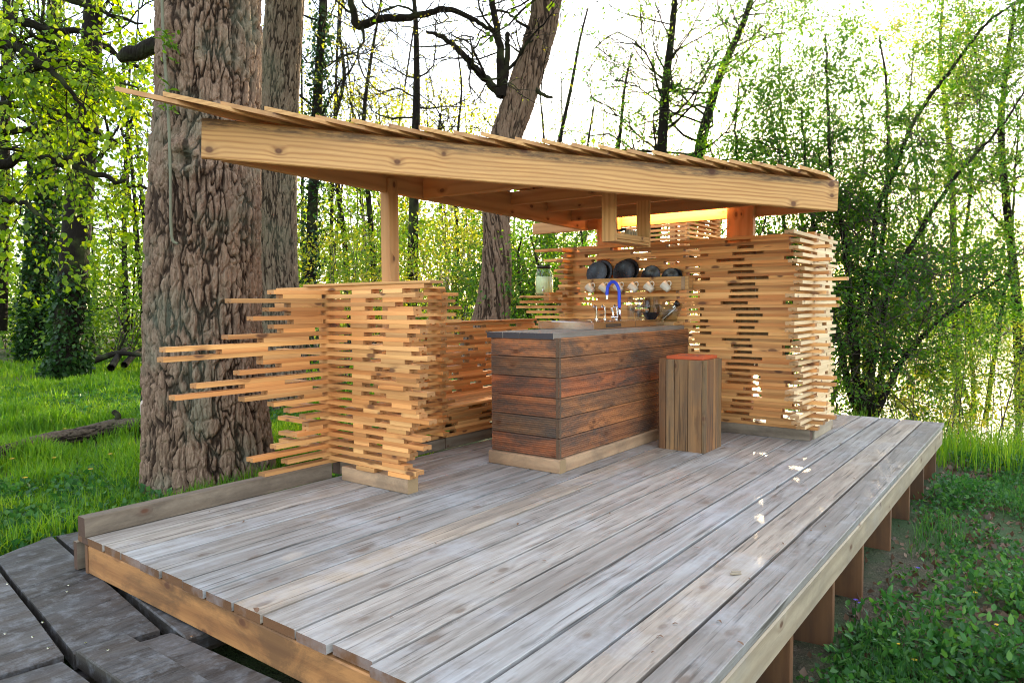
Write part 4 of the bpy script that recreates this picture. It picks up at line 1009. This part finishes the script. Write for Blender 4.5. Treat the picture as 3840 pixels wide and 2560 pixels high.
def tree(name, label, cat, path, radii, depth, C, mat, tmat='bark', n0=10, f0=.35, ln=1.5, group=None, lean=None, ivy=None, seg=10, kind='fold', wid=.55, rl=None, lift=.25):
    e = empty(name, label, cat, group)
    c2, r3 = smooth(P3(path, depth), radii); T_ = Tubes(); T_.add(c2, r3, seg)
    link('trunk', T_.mesh('trunk', M[tmat]), None, e)
    T_ = Tubes(); Lf = Leaves(); n = len(c2)
    for j in range(n0):
        k_ = int((f0+(1-f0)*(j+RNG.random())/n0)*(n-1)); d = RNG.normal(0, 1, 3); d[2] = abs(d[2])*.3+lift
        grow(T_, Lf, c2[k_], d, ln*RNG.uniform(.6, 1.2), max(r3[k_]*.28, .006), 0, C)
    if T_.n: link('branches', T_.mesh('branches', M['bark'] if tmat != 'twig' else M['twig']), None, e)
    if Lf.P: link('crown', Lf.mesh('crown', M[mat], kind, wid), None, e)
    if ivy:
        I = Leaves(); m_ = ivy[0]; k_ = RNG.integers(0, int(n*ivy[2]), m_); a_ = RNG.random(m_)*6.283; rr_ = r3[k_]+abs(RNG.normal(0, ivy[1], m_))
        q = c2[k_]+np.stack([np.cos(a_)*rr_, np.sin(a_)*rr_, RNG.normal(0, .2, m_)], -1)
        I.add(q, np.array([0, 0, -.3]), RNG.uniform(.05, .10, m_)*ivy[3]); link('ivy', I.mesh('ivy', M['lf_dark'], wid=.8), None, e)
    return e, Lf.count()
cnt = 0
sparse = dict(lev=2, up=[.08, .04], kids=[5, 4], leaves=5, size=.07, spread=.06, wig=.25, minr=.003)
tree('ivy_trunk_tree', 'broad trunk with ivy round its foot, foremost tree on the lawn at left', 'tree', [(152, 885), (155, 855), (163, 700), (178, 500), (195, 300), (208, 150), (215, 0), (224, -200)], [.46, .36, .30, .28, .26, .22, .18, .15], 15.5,
     dict(sparse, leaves=9, size=.10, lev=3, kids=[4, 4, 3]), 'lf_mid', n0=12, f0=.45, ln=2.6, ivy=(3500, .05, .35, 1.4), seg=24)
tree('ivy_trunk_tree', 'ivy wrapped tree behind the foremost lawn tree, left of it', 'tree', [(80, 832), (85, 750), (95, 620), (105, 450), (118, 200), (126, 0), (130, -200)], [.36, .30, .27, .26, .22, .18, .15], 20,
     dict(sparse, leaves=8, size=.13), 'lf_mid', n0=9, f0=.5, ln=3, ivy=(9000, .14, .8, 1.5), seg=20)
tree('slim_tree', 'slim dark trunk at the far left picture edge', 'tree', [(2, 760), (6, 600), (10, 400), (14, 150), (16, -50)], [.17, .16, .15, .13, .1], 22, dict(sparse, size=.12), 'lf_mid', n0=6, ln=2.5)
tree('ivy_trunk_tree', 'ivy covered trunk seen beside the second oak above the roof', 'tree', [(705, 900), (712, 700), (718, 480), (728, 250), (738, 80), (745, -60)], [.15, .14, .13, .12, .10, .08], 17,
     dict(sparse, leaves=6, size=.085), 'lf_yellow', n0=16, f0=.3, ln=2.0, ivy=(2600, .12, .85, 1.2))

# --- lime tree whose limbs reach in from the left
lime = empty('lime_tree', 'lime tree reaching in from the left with bright young leaves on drooping limbs', 'tree')
T_ = Tubes(); Lf = Leaves()
tc_ = at(-420, 300, 9); base = np.array([tc_[0], tc_[1], -.5])
T_.add(*smooth([base, base+[0, 0, 2], base+[.05, 0, 4], base+[.1, .1, 7]], [.34, .28, .25, .2]), 14)
link('trunk', T_.mesh('trunk', M['bark']), None, lime)
T_ = Tubes()
CL = dict(lev=2, up=[-.06, -.10, -.10], kids=[3, 2], leaves=13, size=.072, spread=.06, wig=.22, minr=.002, fwd=.8)
limbs = [([(-420, 260), (-200, 230), (0, 184), (57, 165), (115, 142), (172, 149), (230, 172), (318, 203)], 8.6), ([(-420, 120), (-150, 80), (0, 100), (57, 122), (115, 161), (160, 207), (200, 260)], 8.0),
         ([(-420, 40), (-120, 20), (38, 46), (115, 69), (184, 73), (249, 107), (300, 150)], 9.2), ([(-420, 420), (-150, 390), (0, 378), (64, 361), (150, 378), (236, 404), (300, 425), (352, 434)], 8.8),
         ([(-420, -60), (-100, -50), (60, -30), (160, 0), (250, 30), (330, 60)], 9.0), ([(-420, 330), (-180, 300), (0, 300), (90, 300), (180, 320), (240, 350)], 9.6),
         ([(-420, 480), (-180, 440), (-20, 450), (60, 470), (120, 520)], 8.4), ([(-420, 200), (-220, 150), (-60, 20), (20, -40), (80, -80)], 8.0), ([(-300, 300), (-150, 260), (-40, 250), (60, 240), (140, 260), (210, 300), (270, 330)], 9.2)]
for L_, dpt in limbs:
    c2, r3 = smooth(P3(L_, dpt), np.linspace(.085, .012, len(L_))); c2 += RNG.normal(0, .012, c2.shape); T_.add(c2, r3, 7)
    for j in range(6, len(c2), 2):
        px_ = j/len(c2)
        for _ in range(1):
            d = RNG.normal(0, 1, 3)+np.array([.3, -.1, -.15]); grow(T_, Lf, c2[j], d, RNG.uniform(.45, 1.1)*(1.15-.4*px_), .009, 0, dict(CL, leaves=13 if px_ < .85 else 8))
link('branches', T_.mesh('branches', M['bark']), None, lime); link('crown', Lf.mesh('crown', M['lf_lime'], 'round', .85, .45), None, lime); cnt += Lf.count(); print('lime', Lf.count())

# --- slender trees around
th = [
 ('slender_tree', 'slender bare trunk rising straight above the roof left of the acacia', [(945, 760), (950, 500), (955, 300), (957, 180), (955, 60), (948, -40)], .085, 15, dict(sparse, leaves=1.2, size=.05), 'lf_yellow', 14, 1.6),
 ('slender_tree', 'slender tree with sparse budding twigs behind the front fascia, near the post', [(870, 800), (850, 500), (835, 300), (850, 150), (880, -20)], .06, 18, dict(sparse, leaves=3.0, size=.06), 'lf_yellow', 16, 2.2),
 ('slender_tree', 'forked grey tree just right of the acacia above the roof', [(1250, 820), (1262, 500), (1275, 380), (1290, 300), (1312, 200), (1330, 100), (1350, 20)], .05, 17, dict(sparse, leaves=1.5, size=.05), 'lf_yellow', 16, 2.0),
 ('slender_tree', 'thin tree between the acacia and the dark lakeside trees', [(1380, 860), (1400, 560), (1412, 400), (1425, 300), (1435, 200), (1452, 120)], .045, 15, dict(sparse, leaves=2.5, size=.055), 'lf_yellow', 16, 1.7),
 ('alder_tree', 'young alder with a straight trunk and loose leaves right above the roof middle', [(1490, 850), (1500, 600), (1516, 400), (1524, 280), (1530, 187), (1541, 94), (1550, 0), (1556, -120)], .085, 13, dict(sparse, leaves=6, size=.07, kids=[5, 4]), 'lf_mid', 22, 1.7),
 ('alder_tree', 'leaning alder trunk crossing the sky over the right end of the roof', [(1560, 850), (1580, 600), (1605, 359), (1630, 250), (1660, 156), (1710, 47), (1740, -60)], .095, 14, dict(sparse, leaves=9, size=.075), 'lf_green', 24, 1.9),
 ('slender_tree', 'pale thin trunk behind the multi stemmed shrub at right', [(2200, 980), (2196, 760), (2190, 560), (2185, 380), (2170, 240), (2160, 120), (2165, 0)], .07, 17, dict(sparse, leaves=18, size=.08), 'lf_yellow', 34, 1.6),
 ('slender_tree', 'tree with fine leaves at the right picture edge', [(2345, 980), (2335, 700), (2310, 450), (2300, 300), (2312, 150), (2330, 20)], .07, 14, dict(sparse, leaves=18, size=.07), 'lf_mid', 34, 1.5),
 ('slender_tree', 'thin tree rising behind the hanging shelf', [(1300, 900), (1330, 700), (1345, 520), (1355, 420), (1350, 340), (1365, 240)], .05, 18, dict(sparse, leaves=5, size=.07), 'lf_mid', 18, 1.6),
 ('slender_tree', 'sparse tree with a crooked stem above the roof between acacia and second oak', [(800, 850), (795, 600), (775, 420), (765, 300), (790, 180), (780, 60), (800, -60)], .07, 21, dict(sparse, leaves=5, size=.08), 'lf_yellow', 20, 2.4),
 ('slender_tree', 'thin budding tree left of the acacia fork', [(1040, 850), (1050, 600), (1045, 400), (1052, 300), (1060, 200), (1050, 110)], .045, 20, dict(sparse, leaves=3, size=.07), 'lf_yellow', 18, 2.0),
 ('slender_tree', 'slim tree between the two oaks and the lawn', [(300, 880), (290, 700), (285, 500), (292, 300), (300, 120)], .07, 22, dict(sparse, leaves=6, size=.11), 'lf_mid', 16, 2.4),
]
for (nm, lb, path, r0_, dpt, C_, mt, n0, ln) in th:
    e, c_ = tree(nm, lb, 'tree', path, np.linspace(r0_*1.5, r0_*.45, len(path)), dpt, C_, mt, n0=n0, f0=.25, ln=ln, group='slender trees round the canopy', seg=8); cnt += c_
print('slender', cnt)

# --- multi-stemmed shrub at right
def multistem(name, label, stems, r0_, C_, mat, n0, ln, wid=.5, cat='shrub', lift=.15):
    e = empty(name, label, cat); T_ = Tubes(); Lf = Leaves()
    for st_, d_ in stems:
        c2, r3 = smooth(P3(st_, d_), np.linspace(r0_, r0_*.25, len(st_))); c2 += RNG.normal(0, .008, c2.shape); 
        S_ = Tubes(); S_.add(c2, r3, 8); link('stem', S_.mesh('stem', M['bark']), None, e)
        n = len(c2)
        for j in range(n0):
            k_ = int((.12+.88*(j+RNG.random())/n0)*(n-1)); d = RNG.normal(0, 1, 3); d[2] += lift
            grow(T_, Lf, c2[k_], d, ln*RNG.uniform(.5, 1.2), max(r3[k_]*.35, .006), 0, C_)
    link('branches', T_.mesh('branches', M['twig']), None, e); link('crown', Lf.mesh('crown', M[mat], wid=wid), None, e); print(name, Lf.count())
CS = dict(lev=2, up=[.03, .0], kids=[6, 4], leaves=13, size=.064, spread=.05, wig=.24, minr=.0030, fwd=.8)
multistem('multistem_shrub', 'big dark multi stemmed shrub beyond the far right deck corner', [
    ([(1988, 960), (1968, 850), (1973, 711), (2003, 584), (2014, 482), (2054, 396), (2090, 300), (2131, 229), (2191, 152), (2268, 51), (2323, 15), (2400, -40)], 10.9),
    ([(1975, 960), (1955, 800), (1950, 650), (1930, 500), (1905, 350), (1900, 200), (1895, 80)], 11.2),
    ([(1998, 960), (2010, 800), (2050, 650), (2120, 520), (2200, 400), (2290, 300), (2360, 200)], 10.6),
    ([(2010, 955), (2060, 850), (2130, 760), (2220, 690), (2330, 620)], 10.4),
    ([(1968, 958), (1935, 820), (1895, 650), (1865, 500), (1850, 380), (1840, 250)], 11.6),
    ([(1993, 960), (1990, 800), (2015, 640), (2035, 480), (2040, 330), (2035, 200), (2020, 80)], 11.3),
    ([(2003, 960), (2030, 830), (2060, 720), (2090, 600), (2130, 480)], 11.8)], .055, CS, 'lf_green', 30, 1.15)
multistem('lakeside_shrub', 'broad leafy shrub filling the view between roof end and back screen', [
    ([(1760, 960), (1740, 760), (1730, 560), (1700, 420), (1690, 300), (1700, 180)], 12.5), ([(1780, 960), (1800, 700), (1800, 500), (1790, 350), (1760, 230)], 12.8),
    ([(1770, 960), (1820, 760), (1850, 600), (1880, 450), (1880, 300)], 12.3), ([(1700, 960), (1660, 700), (1640, 520), (1640, 400), (1630, 330)], 13)], .05, dict(CS, leaves=15, size=.068), 'lf_green', 26, 1.3)
multistem('tall_shrub', 'tall airy shrub with mid green leaves farthest right behind the saplings', [
    ([(2240, 985), (2230, 800), (2215, 600), (2230, 420), (2250, 260), (2240, 120)], 14), ([(2260, 985), (2290, 780), (2320, 600), (2330, 420), (2345, 250)], 13.6),
    ([(2250, 985), (2180, 800), (2130, 620), (2110, 450), (2090, 280), (2095, 140)], 14.5)], .05, dict(CS, leaves=13, size=.072), 'lf_mid', 24, 1.35)
multistem('tall_shrub', 'tall airy shrub with mid green leaves above the roof end', [
    ([(1890, 975), (1880, 700), (1830, 450), (1800, 300), (1790, 160), (1800, 40)], 15), ([(1900, 975), (1960, 700), (1975, 480), (1985, 300), (1960, 150)], 15.4)], .05, dict(CS, leaves=12, size=.075), 'lf_mid', 24, 1.5)
multistem('lakeside_shrub', 'leafy shrub behind the drink dispenser and left end of the back screen', [
    ([(1290, 900), (1270, 720), (1240, 620), (1220, 540)], 12), ([(1310, 900), (1330, 700), (1340, 580), (1330, 500)], 12.5), ([(1280, 900), (1240, 780), (1200, 680), (1190, 600), (1200, 540)], 12.2)], .05, dict(CS, size=.07, leaves=11), 'lf_green', 22, 1.1)

# --- bushes: stems plus clumped foliage
def bush(label, cpx, cpy, depth, rx, rz, n, size, mat, group, ztop=None, name='bush', cl=60):
    c_ = at(cpx, cpy, depth); e = empty(name, label, 'bush', group); T_ = Tubes(); Lf = Leaves()
    gz = float(ground(c_[0], c_[1]))
    for s in range(cl):
        d = unit(RNG.normal(0, 1, 3)); q = c_+d*np.array([rx, rx, rz])*RNG.uniform(.35, 1.0)**.5
        if q[2] < gz+.1: q[2] = gz+.1+abs(RNG.normal(0, .15))
        r0_ = np.array([c_[0]+RNG.normal(0, rx*.15), c_[1]+RNG.normal(0, rx*.15), gz-.1]); mid = (r0_+q)/2+RNG.normal(0, .15, 3)
        if s % 2 == 0: T_.add(np.array([r0_, mid, q]), [.018, .012, .004], 4)
        m_ = n//cl; sg = rx*RNG.uniform(.12, .28)
        pp = q+RNG.normal(0, 1, (m_, 3))*np.array([sg, sg, sg*.55]); pp[:, 2] = np.maximum(pp[:, 2], gz+.02)
        Lf.add(pp, unit(d+np.array([0, 0, .2])), size*RNG.uniform(.6, 1.3, m_))
    link('stems', T_.mesh('stems', M['twig']), None, e); link('foliage', Lf.mesh('foliage', M[mat], wid=.6), None, e)
G1 = 'bushes beyond the deck'
for i, (lb, px, py, dp, rx, rz, n, s, mt) in enumerate([
    ('yellow green bush behind the corner screen, by the second oak', 760, 640, 13, 1.3, 1.1, 6000, .075, 'lf_yellow'),
    ('light green bush seen right of the post over the corner screen', 950, 650, 14, 1.3, 1.1, 6500, .075, 'lf_mid'),
    ('bright bush left of the acacia above the bench', 1050, 640, 15, 1.3, 1.3, 6000, .08, 'lf_yellow'),
    ('tall light bush framed by roof and post', 860, 540, 19, 1.8, 1.8, 6500, .11, 'lf_mid'),
    ('tall yellowish bush under the roof left of the acacia', 1010, 500, 20, 1.8, 1.7, 6500, .11, 'lf_yellow'),
    ('bush behind the acacia foot', 1200, 680, 15, 1.3, 1.2, 6000, .08, 'lf_mid'),
    ('bush to the right of the acacia under the roof', 1230, 560, 18, 1.6, 1.6, 6000, .10, 'lf_green'),
    ('dark bush on the lawn edge right of the foremost lawn tree', 290, 730, 21, 2.6, 1.7, 7000, .13, 'lf_mid'),
    ('green bush behind the fallen log, next to the huge oak', 330, 640, 26, 3.0, 2.2, 6000, .16, 'lf_mid'),
    ('dark bush behind the ivy wrapped trees', 40, 720, 27, 3.0, 2.0, 6000, .15, 'lf_green'),
    ('bush between the two ivy wrapped trees', 125, 700, 25, 2.0, 1.8, 4000, .15, 'lf_mid'),
    ('bush low behind the slats by the second oak foot', 690, 900, 11, .9, .6, 3500, .06, 'lf_green'),
    ('bush seen above the roof left of the acacia', 840, 300, 24, 2.4, 1.6, 4500, .13, 'lf_yellow'),
    ('light bush seen above the roof next to the acacia', 1010, 290, 24, 2.2, 1.1, 4000, .12, 'lf_yellow')]):
    bush(lb, px, py, dp, rx, rz, int(n*.62), s, mt, G1)

# --- saplings in the water margin at right
tm = None
sap_lab = []
for i in range(34):
    px = 2075+i*9.5+RNG.uniform(-6, 6); dpt = RNG.uniform(9.3, 13)
    x_, y_ = at(px, 800, dpt)[:2]; gz = float(ground(x_, y_)); h_ = RNG.uniform(1.4, 3.0)
    e = empty('sapling', 'thin upright sapling in the thicket at the water edge, right of the deck', 'sapling', 'saplings at the water edge', loc=(x_, y_, gz))
    T_ = Tubes(); Lf = Leaves(); p_ = [np.array([0, 0, -.05])]; d = unit(RNG.normal(0, .12, 3)+[0, 0, 1])
    for s in range(6):
        d = unit(d+RNG.normal(0, .07, 3)+[0, 0, .05]); p_.append(p_[-1]+d*h_/6)
    p_ = np.array(p_); T_.add(p_, np.linspace(.011, .003, 7), 5)
    for j in range(16):
        f = RNG.uniform(.15, 1)*5.99; k_ = int(f); q = p_[k_]*(1-f+k_)+p_[k_+1]*(f-k_)
        grow(T_, Lf, q, RNG.normal(0, 1, 3)+[0, 0, .4], RNG.uniform(.2, .55), .003, 1, dict(CS, lev=2, kids=[2, 3], leaves=10, size=.052))
    link('stem', T_.mesh('stem', M['twig']), None, e); link('leaves', Lf.mesh('leaves', M['lf_mid'] if i % 3 else M['lf_yellow']), None, e)

# --- far woodland as one mass
Lf = Leaves(); T_ = Tubes()
ncl = 2100
az = np.radians(RNG.uniform(-10, 105, ncl)); dist = RNG.uniform(24, 46, ncl)
over = (np.degrees(az) < 30); dist[over] = RNG.uniform(55, 80, over.sum())
hh = RNG.random(ncl)**1.5*np.where(over, 5.0, np.where(np.degrees(az) > 58, 5.5, 6.0)); cx_ = np.cos(az)*dist; cy_ = np.sin(az)*dist; gz = ground(cx_, cy_)
hh *= .55+.9*vnoise(np.degrees(az)*.22, dist*.05, 0, 4)
for j in range(ncl):
    m_ = 42; sg = RNG.uniform(.4, 1.0)
    pp = np.array([cx_[j], cy_[j], gz[j]+.3+hh[j]])+RNG.normal(0, 1, (m_, 3))*np.array([sg, sg, sg*.6]); pp[:, 2] = np.maximum(pp[:, 2], gz[j])
    Lf.add(pp, np.array([0, 0, .2]), RNG.uniform(.13, .30, m_))
o = link('woodland', Lf.mesh('woodland', M['lf_mid'], wid=.7)); tag(o, kind='stuff', label='far wood of young green leaves beyond lawn and water', cat='woodland')
for j in range(120):
    a_ = math.radians(RNG.uniform(0, 100)); d_ = RNG.uniform(24, 45) if a_ > .52 else RNG.uniform(55, 75); x_, y_ = d_*math.cos(a_), d_*math.sin(a_)
    h_ = RNG.uniform(7, 15); g_ = float(ground(x_, y_)); l_ = RNG.normal(0, .6, 2); r_t = RNG.uniform(.03, .10)
    T_.add(np.array([[x_, y_, g_-.2], [x_+l_[0]*.3, y_+l_[1]*.3, g_+h_*.4], [x_+l_[0], y_+l_[1], g_+h_]]), [r_t, r_t*.8, r_t*.3], 5)
    for q in range(7):
        f = RNG.uniform(.3, .95); b0_ = np.array([x_+l_[0]*f*f, y_+l_[1]*f*f, g_+h_*f]); dd = RNG.normal(0, 1, 3)+[0, 0, .9]; dd = unit(dd)*RNG.uniform(1, 2.6); mid = b0_+dd*.5+RNG.normal(0, .12, 3)
        T_.add(np.array([b0_, mid, b0_+dd]), [.02, .013, .006], 3)
        for q2 in range(3): T_.add(np.array([mid, mid+unit(RNG.normal(0, 1, 3)+dd)*RNG.uniform(.5, 1.2)]), [.012, .005], 3)
o = link('woodland_stems', T_.mesh('woodland_stems', M['bark'])); tag(o, kind='stuff', label='thin bare stems of the far wood against the sky', cat='woodland')

# ------------------------------------------------------------------ grass and ground plants
def on_deck(x, y):
    return ((x > 1.45) & (x < 8.3) & (y > .70) & (y < 4.25)) | ((x > .1) & (x < 2.1) & (y > 1.2) & (y < 4.93)) 
def blades(name, x, y, h, w_, label, mat='grass', kind='stuff', bend=.5):
    n = len(x); z = ground(x, y)-.01; a_ = RNG.random(n)*6.283; b_ = RNG.random(n)*6.283; bl = h*bend*RNG.random(n)
    B = np.stack([x, y, z], -1); W = np.stack([np.cos(a_), np.sin(a_), 0*a_], -1)*w_[:, None]*.5; Dv = np.stack([np.cos(b_)*bl, np.sin(b_)*bl, 0*a_], -1)
    up = np.zeros((n, 3)); up[:, 2] = h
    m1 = B+up*.55+Dv*.3; tp = B+up*np.sqrt(np.maximum(.2, 1-(bl/h)**2))[:, None]+Dv
    V = np.stack([B-W, B+W, m1+W*.8, m1-W*.8, tp], 1)
    f = np.array([[0, 1, 2], [0, 2, 3], [3, 2, 4]]); F = (f[None]+(np.arange(n)*5)[:, None, None]).reshape(-1, 3)
    tn = np.clip(RNG.random(n)*.6+.4*vnoise(x*.9, y*.9, 0, 8), 0, 1)
    o = link(name, np_mesh(name, V.reshape(-1, 3), F, M[mat], False, {'tint': np.repeat(tn, 5)})); tag(o, label, 'grass', kind=kind)
n = 150000
az = np.radians(RNG.uniform(44, 84, n)); d = 4.2*(24/4.2)**RNG.random(n); x = d*np.cos(az); y = d*np.sin(az); x2, y2 = x, y
den = vnoise(x*1.1, y*1.1, 0, 2); keep = ~on_deck(x, y) & (y > 4.2) & (RNG.random(n) < .25+1.1*den); x, y, d = x[keep], y[keep], d[keep]
tall = vnoise(x*2.2, y*2.2, 0, 6); h = (.05+.26*tall**2+.07*RNG.random(len(x)))*(1+.15*RNG.random(len(x)))
blades('grass', x, y, h, .004+.0011*d, 'sunlit green grass of the lawn at left', bend=.75)
n = 45000
x = RNG.uniform(1.5, 11.5, n); y = RNG.uniform(-3.5, .75, n); keep = (vnoise(x*1.4, y*1.4, 0, 12) > .52) & (ground(x, y) > -.95)
x, y = x[keep], y[keep]; blades('weed_grass', x, y, .04+.20*vnoise(x*2, y*2, 0, 5)**2+.04*RNG.random(len(x)), np.full(len(x), .005), 'thin grass and goosegrass beside the deck posts', mat='lf_ground', bend=.8)
n = 14000
x = RNG.uniform(8.3, 12.5, n); y = RNG.uniform(-4, 4.5, n); keep = ground(x, y) > -.99; x, y = x[keep], y[keep]
blades('bank_grass', x, y, .15+.35*RNG.random(len(x)), np.full(len(x), .009), 'tall grass on the river bank', bend=.5)
def herbs(name, x, y, hmax, size, label, mat='lf_ground', per=9, spread=.05, kind='fold', wid=.75):
    Lf = Leaves(); n = len(x); z = ground(x, y); c_ = np.stack([x, y, z], -1)
    P_ = np.repeat(c_, per, 0)+RNG.normal(0, spread, (n*per, 3))*[1, 1, 0]; P_[:, 2] = np.repeat(z, per)+RNG.random(n*per)*np.repeat(hmax, per)
    Lf.add(P_, np.array([0, 0, .5]), size*RNG.uniform(.55, 1.3, n*per)); o = link(name, Lf.mesh(name, M[mat], kind, wid, 0.)); tag(o, label, 'ground plants', kind='stuff')
n = 9500
x = RNG.uniform(1.6, 9.6, n); y = -4.5+RNG.random(n)**.8*5.3; den = vnoise(x*1.1, y*1.1, 0, 21); keep = (RNG.random(n) < 1.6*den-.25) & (ground(x, y) > -.95)
x, y = x[keep], y[keep]; herbs('ground_herbs', x, y, .03+.16*vnoise(x*1.6, y*1.6, 0, 22)**2, .036, 'low leafy herbs covering the ground right of the deck', per=13, spread=.045)
n = 2600; x = RNG.uniform(1.6, 7, n); y = RNG.uniform(-3.5, .75, n); keep = vnoise(x*1.3, y*1.3, 0, 31) > .5; x, y = x[keep], y[keep]
herbs('nettle_patch', x, y, np.full(len(x), .26), .045, 'taller nettles and violets beside the deck', per=16, spread=.03, kind='round', wid=.5)
n = 5000; x = RNG.uniform(1.6, 9, n); y = RNG.uniform(-4, .8, n)
herbs('leaf_litter', x, y, np.full(n, .012), .045, 'dry brown leaf litter between the herbs', 'litter', per=3, spread=.12)
n = 7000; az = np.radians(RNG.uniform(42, 82, n)); d = 4.6*(16/4.6)**RNG.random(n); x = d*np.cos(az); y = d*np.sin(az); keep = ~on_deck(x, y) & (y > 4.3) & (vnoise(x*.8, y*.8, 0, 41) > .42); x, y = x[keep], y[keep]
herbs('lawn_herbs', x, y, np.full(len(x), .12), .05, 'leafy herbs growing through the lawn', per=9, spread=.07)
# flowers
def flowers(name, lab, grp, spots, colr, r):
    mt = simple(name+' petals', colr, .6)
    for (x_, y_, h_) in spots:
        gz = float(ground(x_, y_)); e = empty(name, lab, 'flower', grp, loc=(x_, y_, gz)); V = []; F = []
        for p_ in range(6):
            a_ = p_*math.pi/3; n_ = len(V); c1, s1 = math.cos(a_), math.sin(a_)
            V += [(0, 0, h_), (r*.6*c1-r*.3*s1, r*.6*s1+r*.3*c1, h_+r*.3), (r*c1, r*s1, h_+r*.2), (r*.6*c1+r*.3*s1, r*.6*s1-r*.3*c1, h_+r*.3)]; F.append((n_, n_+3, n_+2, n_+1))
        link('petals', mesh('petals', V, F), mt, e); T_ = Tubes(); T_.add(np.array([[0, 0, 0], [.005, 0, h_*.5], [0, 0, h_]]), [.002, .002, .002], 4); link('stalk', T_.mesh('stalk', M['grass']), None, e)
yl = [onz(*q, -.33) for q in [(30, 1105), (125, 1085), (255, 1090), (300, 1062), (150, 1020), (60, 1150), (330, 1090), (210, 1130)]]
flowers('dandelion', 'yellow dandelion flower in the lawn grass', 'yellow flowers in the grass', [(a, b_, RNG.uniform(.12, .2)) for a, b_ in yl], (.75, .42, .02), .022)
yr = [onz(*q, -.5) for q in [(2190, 1500), (2290, 1450), (2100, 1530), (2330, 1530), (2060, 1500), (2240, 1380)]]
flowers('celandine', 'small yellow flower low among the herbs right of the deck', 'yellow flowers beside the deck', [(a, b_, RNG.uniform(.05, .1)) for a, b_ in yr], (.80, .50, .02), .015)
vi = [onz(*q, -.45) for q in [(1975, 1425), (1965, 1405), (2108, 1330)]]
flowers('violet', 'small violet flower beside the deck support boards', 'violets beside the deck', [(a, b_, RNG.uniform(.12, .2)) for a, b_ in vi], (.10, .05, .38), .014)
x_, y_ = onz(2090, 1265, -.44)
#bk = plank('brick', M['tile'], (x_, y_, float(ground(x_, y_))+.0), .16, .08, .06, 'A', None, rot=(0, 0, .5)); tag(bk, 'red brick half sunk at the foot of a deck support', 'brick')

# fallen log, keg
lg = empty('fallen_log', 'fallen branchy log lying across the lawn at left of the huge oak', 'log')
pts = [np.array([*onz(px, py, -.22), -.22]) for px, py in [(-120, 1075), (20, 1038), (110, 1012), (200, 995), (262, 982), (345, 978), (420, 985)]]
link('log_body', bark_mesh('log_body', pts, [.075, .085, .085, .085, .10, .085, .07], M['log'], 60, 260, 10, .2, .012, seed=40), None, lg)
T_ = Tubes(); p0 = pts[4]; T_.add(*smooth([p0, p0+[.05, 0, .13], p0+[.02, .05, .19]], [.04, .035, .03]), 8); link('branch_stub', T_.mesh('branch_stub', M['log']), None, lg)
for q in range(3):
    a_, b_ = [((215, 828), (330, 838)), ((255, 845), (300, 815)), ((285, 838), (345, 822))][q]
    P_ = [np.array([*onz(a_[0], a_[1]+8, -.2), -.12]), np.array([*onz(b_[0], b_[1]+8, -.2), .1])]
    e = empty('dead_branch', ['long dead branch lying at the back of the lawn', 'grey dead branch leaning on the brush pile of the lawn', 'short dead branch nearest the huge oak at the back of the lawn'][q], 'branch', 'dead branches at the back of the lawn')
    T_ = Tubes(); m_ = (P_[0]+P_[1])/2+[0, 0, .12]; T_.add(*smooth([P_[0], m_, P_[1]], [.08, .07, .04]), 7); link('stem', T_.mesh('stem', M['log']), None, e)
    T_ = Tubes(); T_.add(*smooth([m_, m_+RNG.normal(0, .4, 3)+[0, 0, .3]], [.04, .015]), 5); link('side_twig', T_.mesh('side_twig', M['log']), None, e)
kc = at(350, 940, 9.3); kz = float(ground(kc[0], kc[1]))
kg = empty('keg', 'cream plastic keg with a standing tap, half hidden by the huge oak', 'keg', loc=(kc[0], kc[1], kz))
lathe_obj('keg_body', [(.0001, 0), (.12, 0), (.14, .02), (.145, .06), (.143, .12), (.146, .125), (.146, .14), (.143, .145), (.145, .25), (.13, .30), (.11, .315), (.0001, .32)], M['plastic'], kg, (0, 0, 0), seg=32)
ky = -math.sin(YAW); 
side = -r_*.11
bm_tube('pipe', [np.array([kc[0], kc[1], kz+.1])+side*1.3, np.array([kc[0], kc[1], kz+.34])+side*1.25, np.array([kc[0], kc[1], kz+.44])+side], [.010, .010, .010], M['lid'], kg)
bm_tube('standing_tap', [np.array([kc[0], kc[1], kz+.42])+side, np.array([kc[0], kc[1], kz+.47])+side, np.array([kc[0], kc[1], kz+.46])+side*.2], [.014, .013, .012], M['chrome'], kg)
bm_tube('red_fitting', [np.array([kc[0], kc[1], kz+.385])+side*1.1, np.array([kc[0], kc[1], kz+.415])+side*1.08], [.017, .017], M['redmetal'], kg)
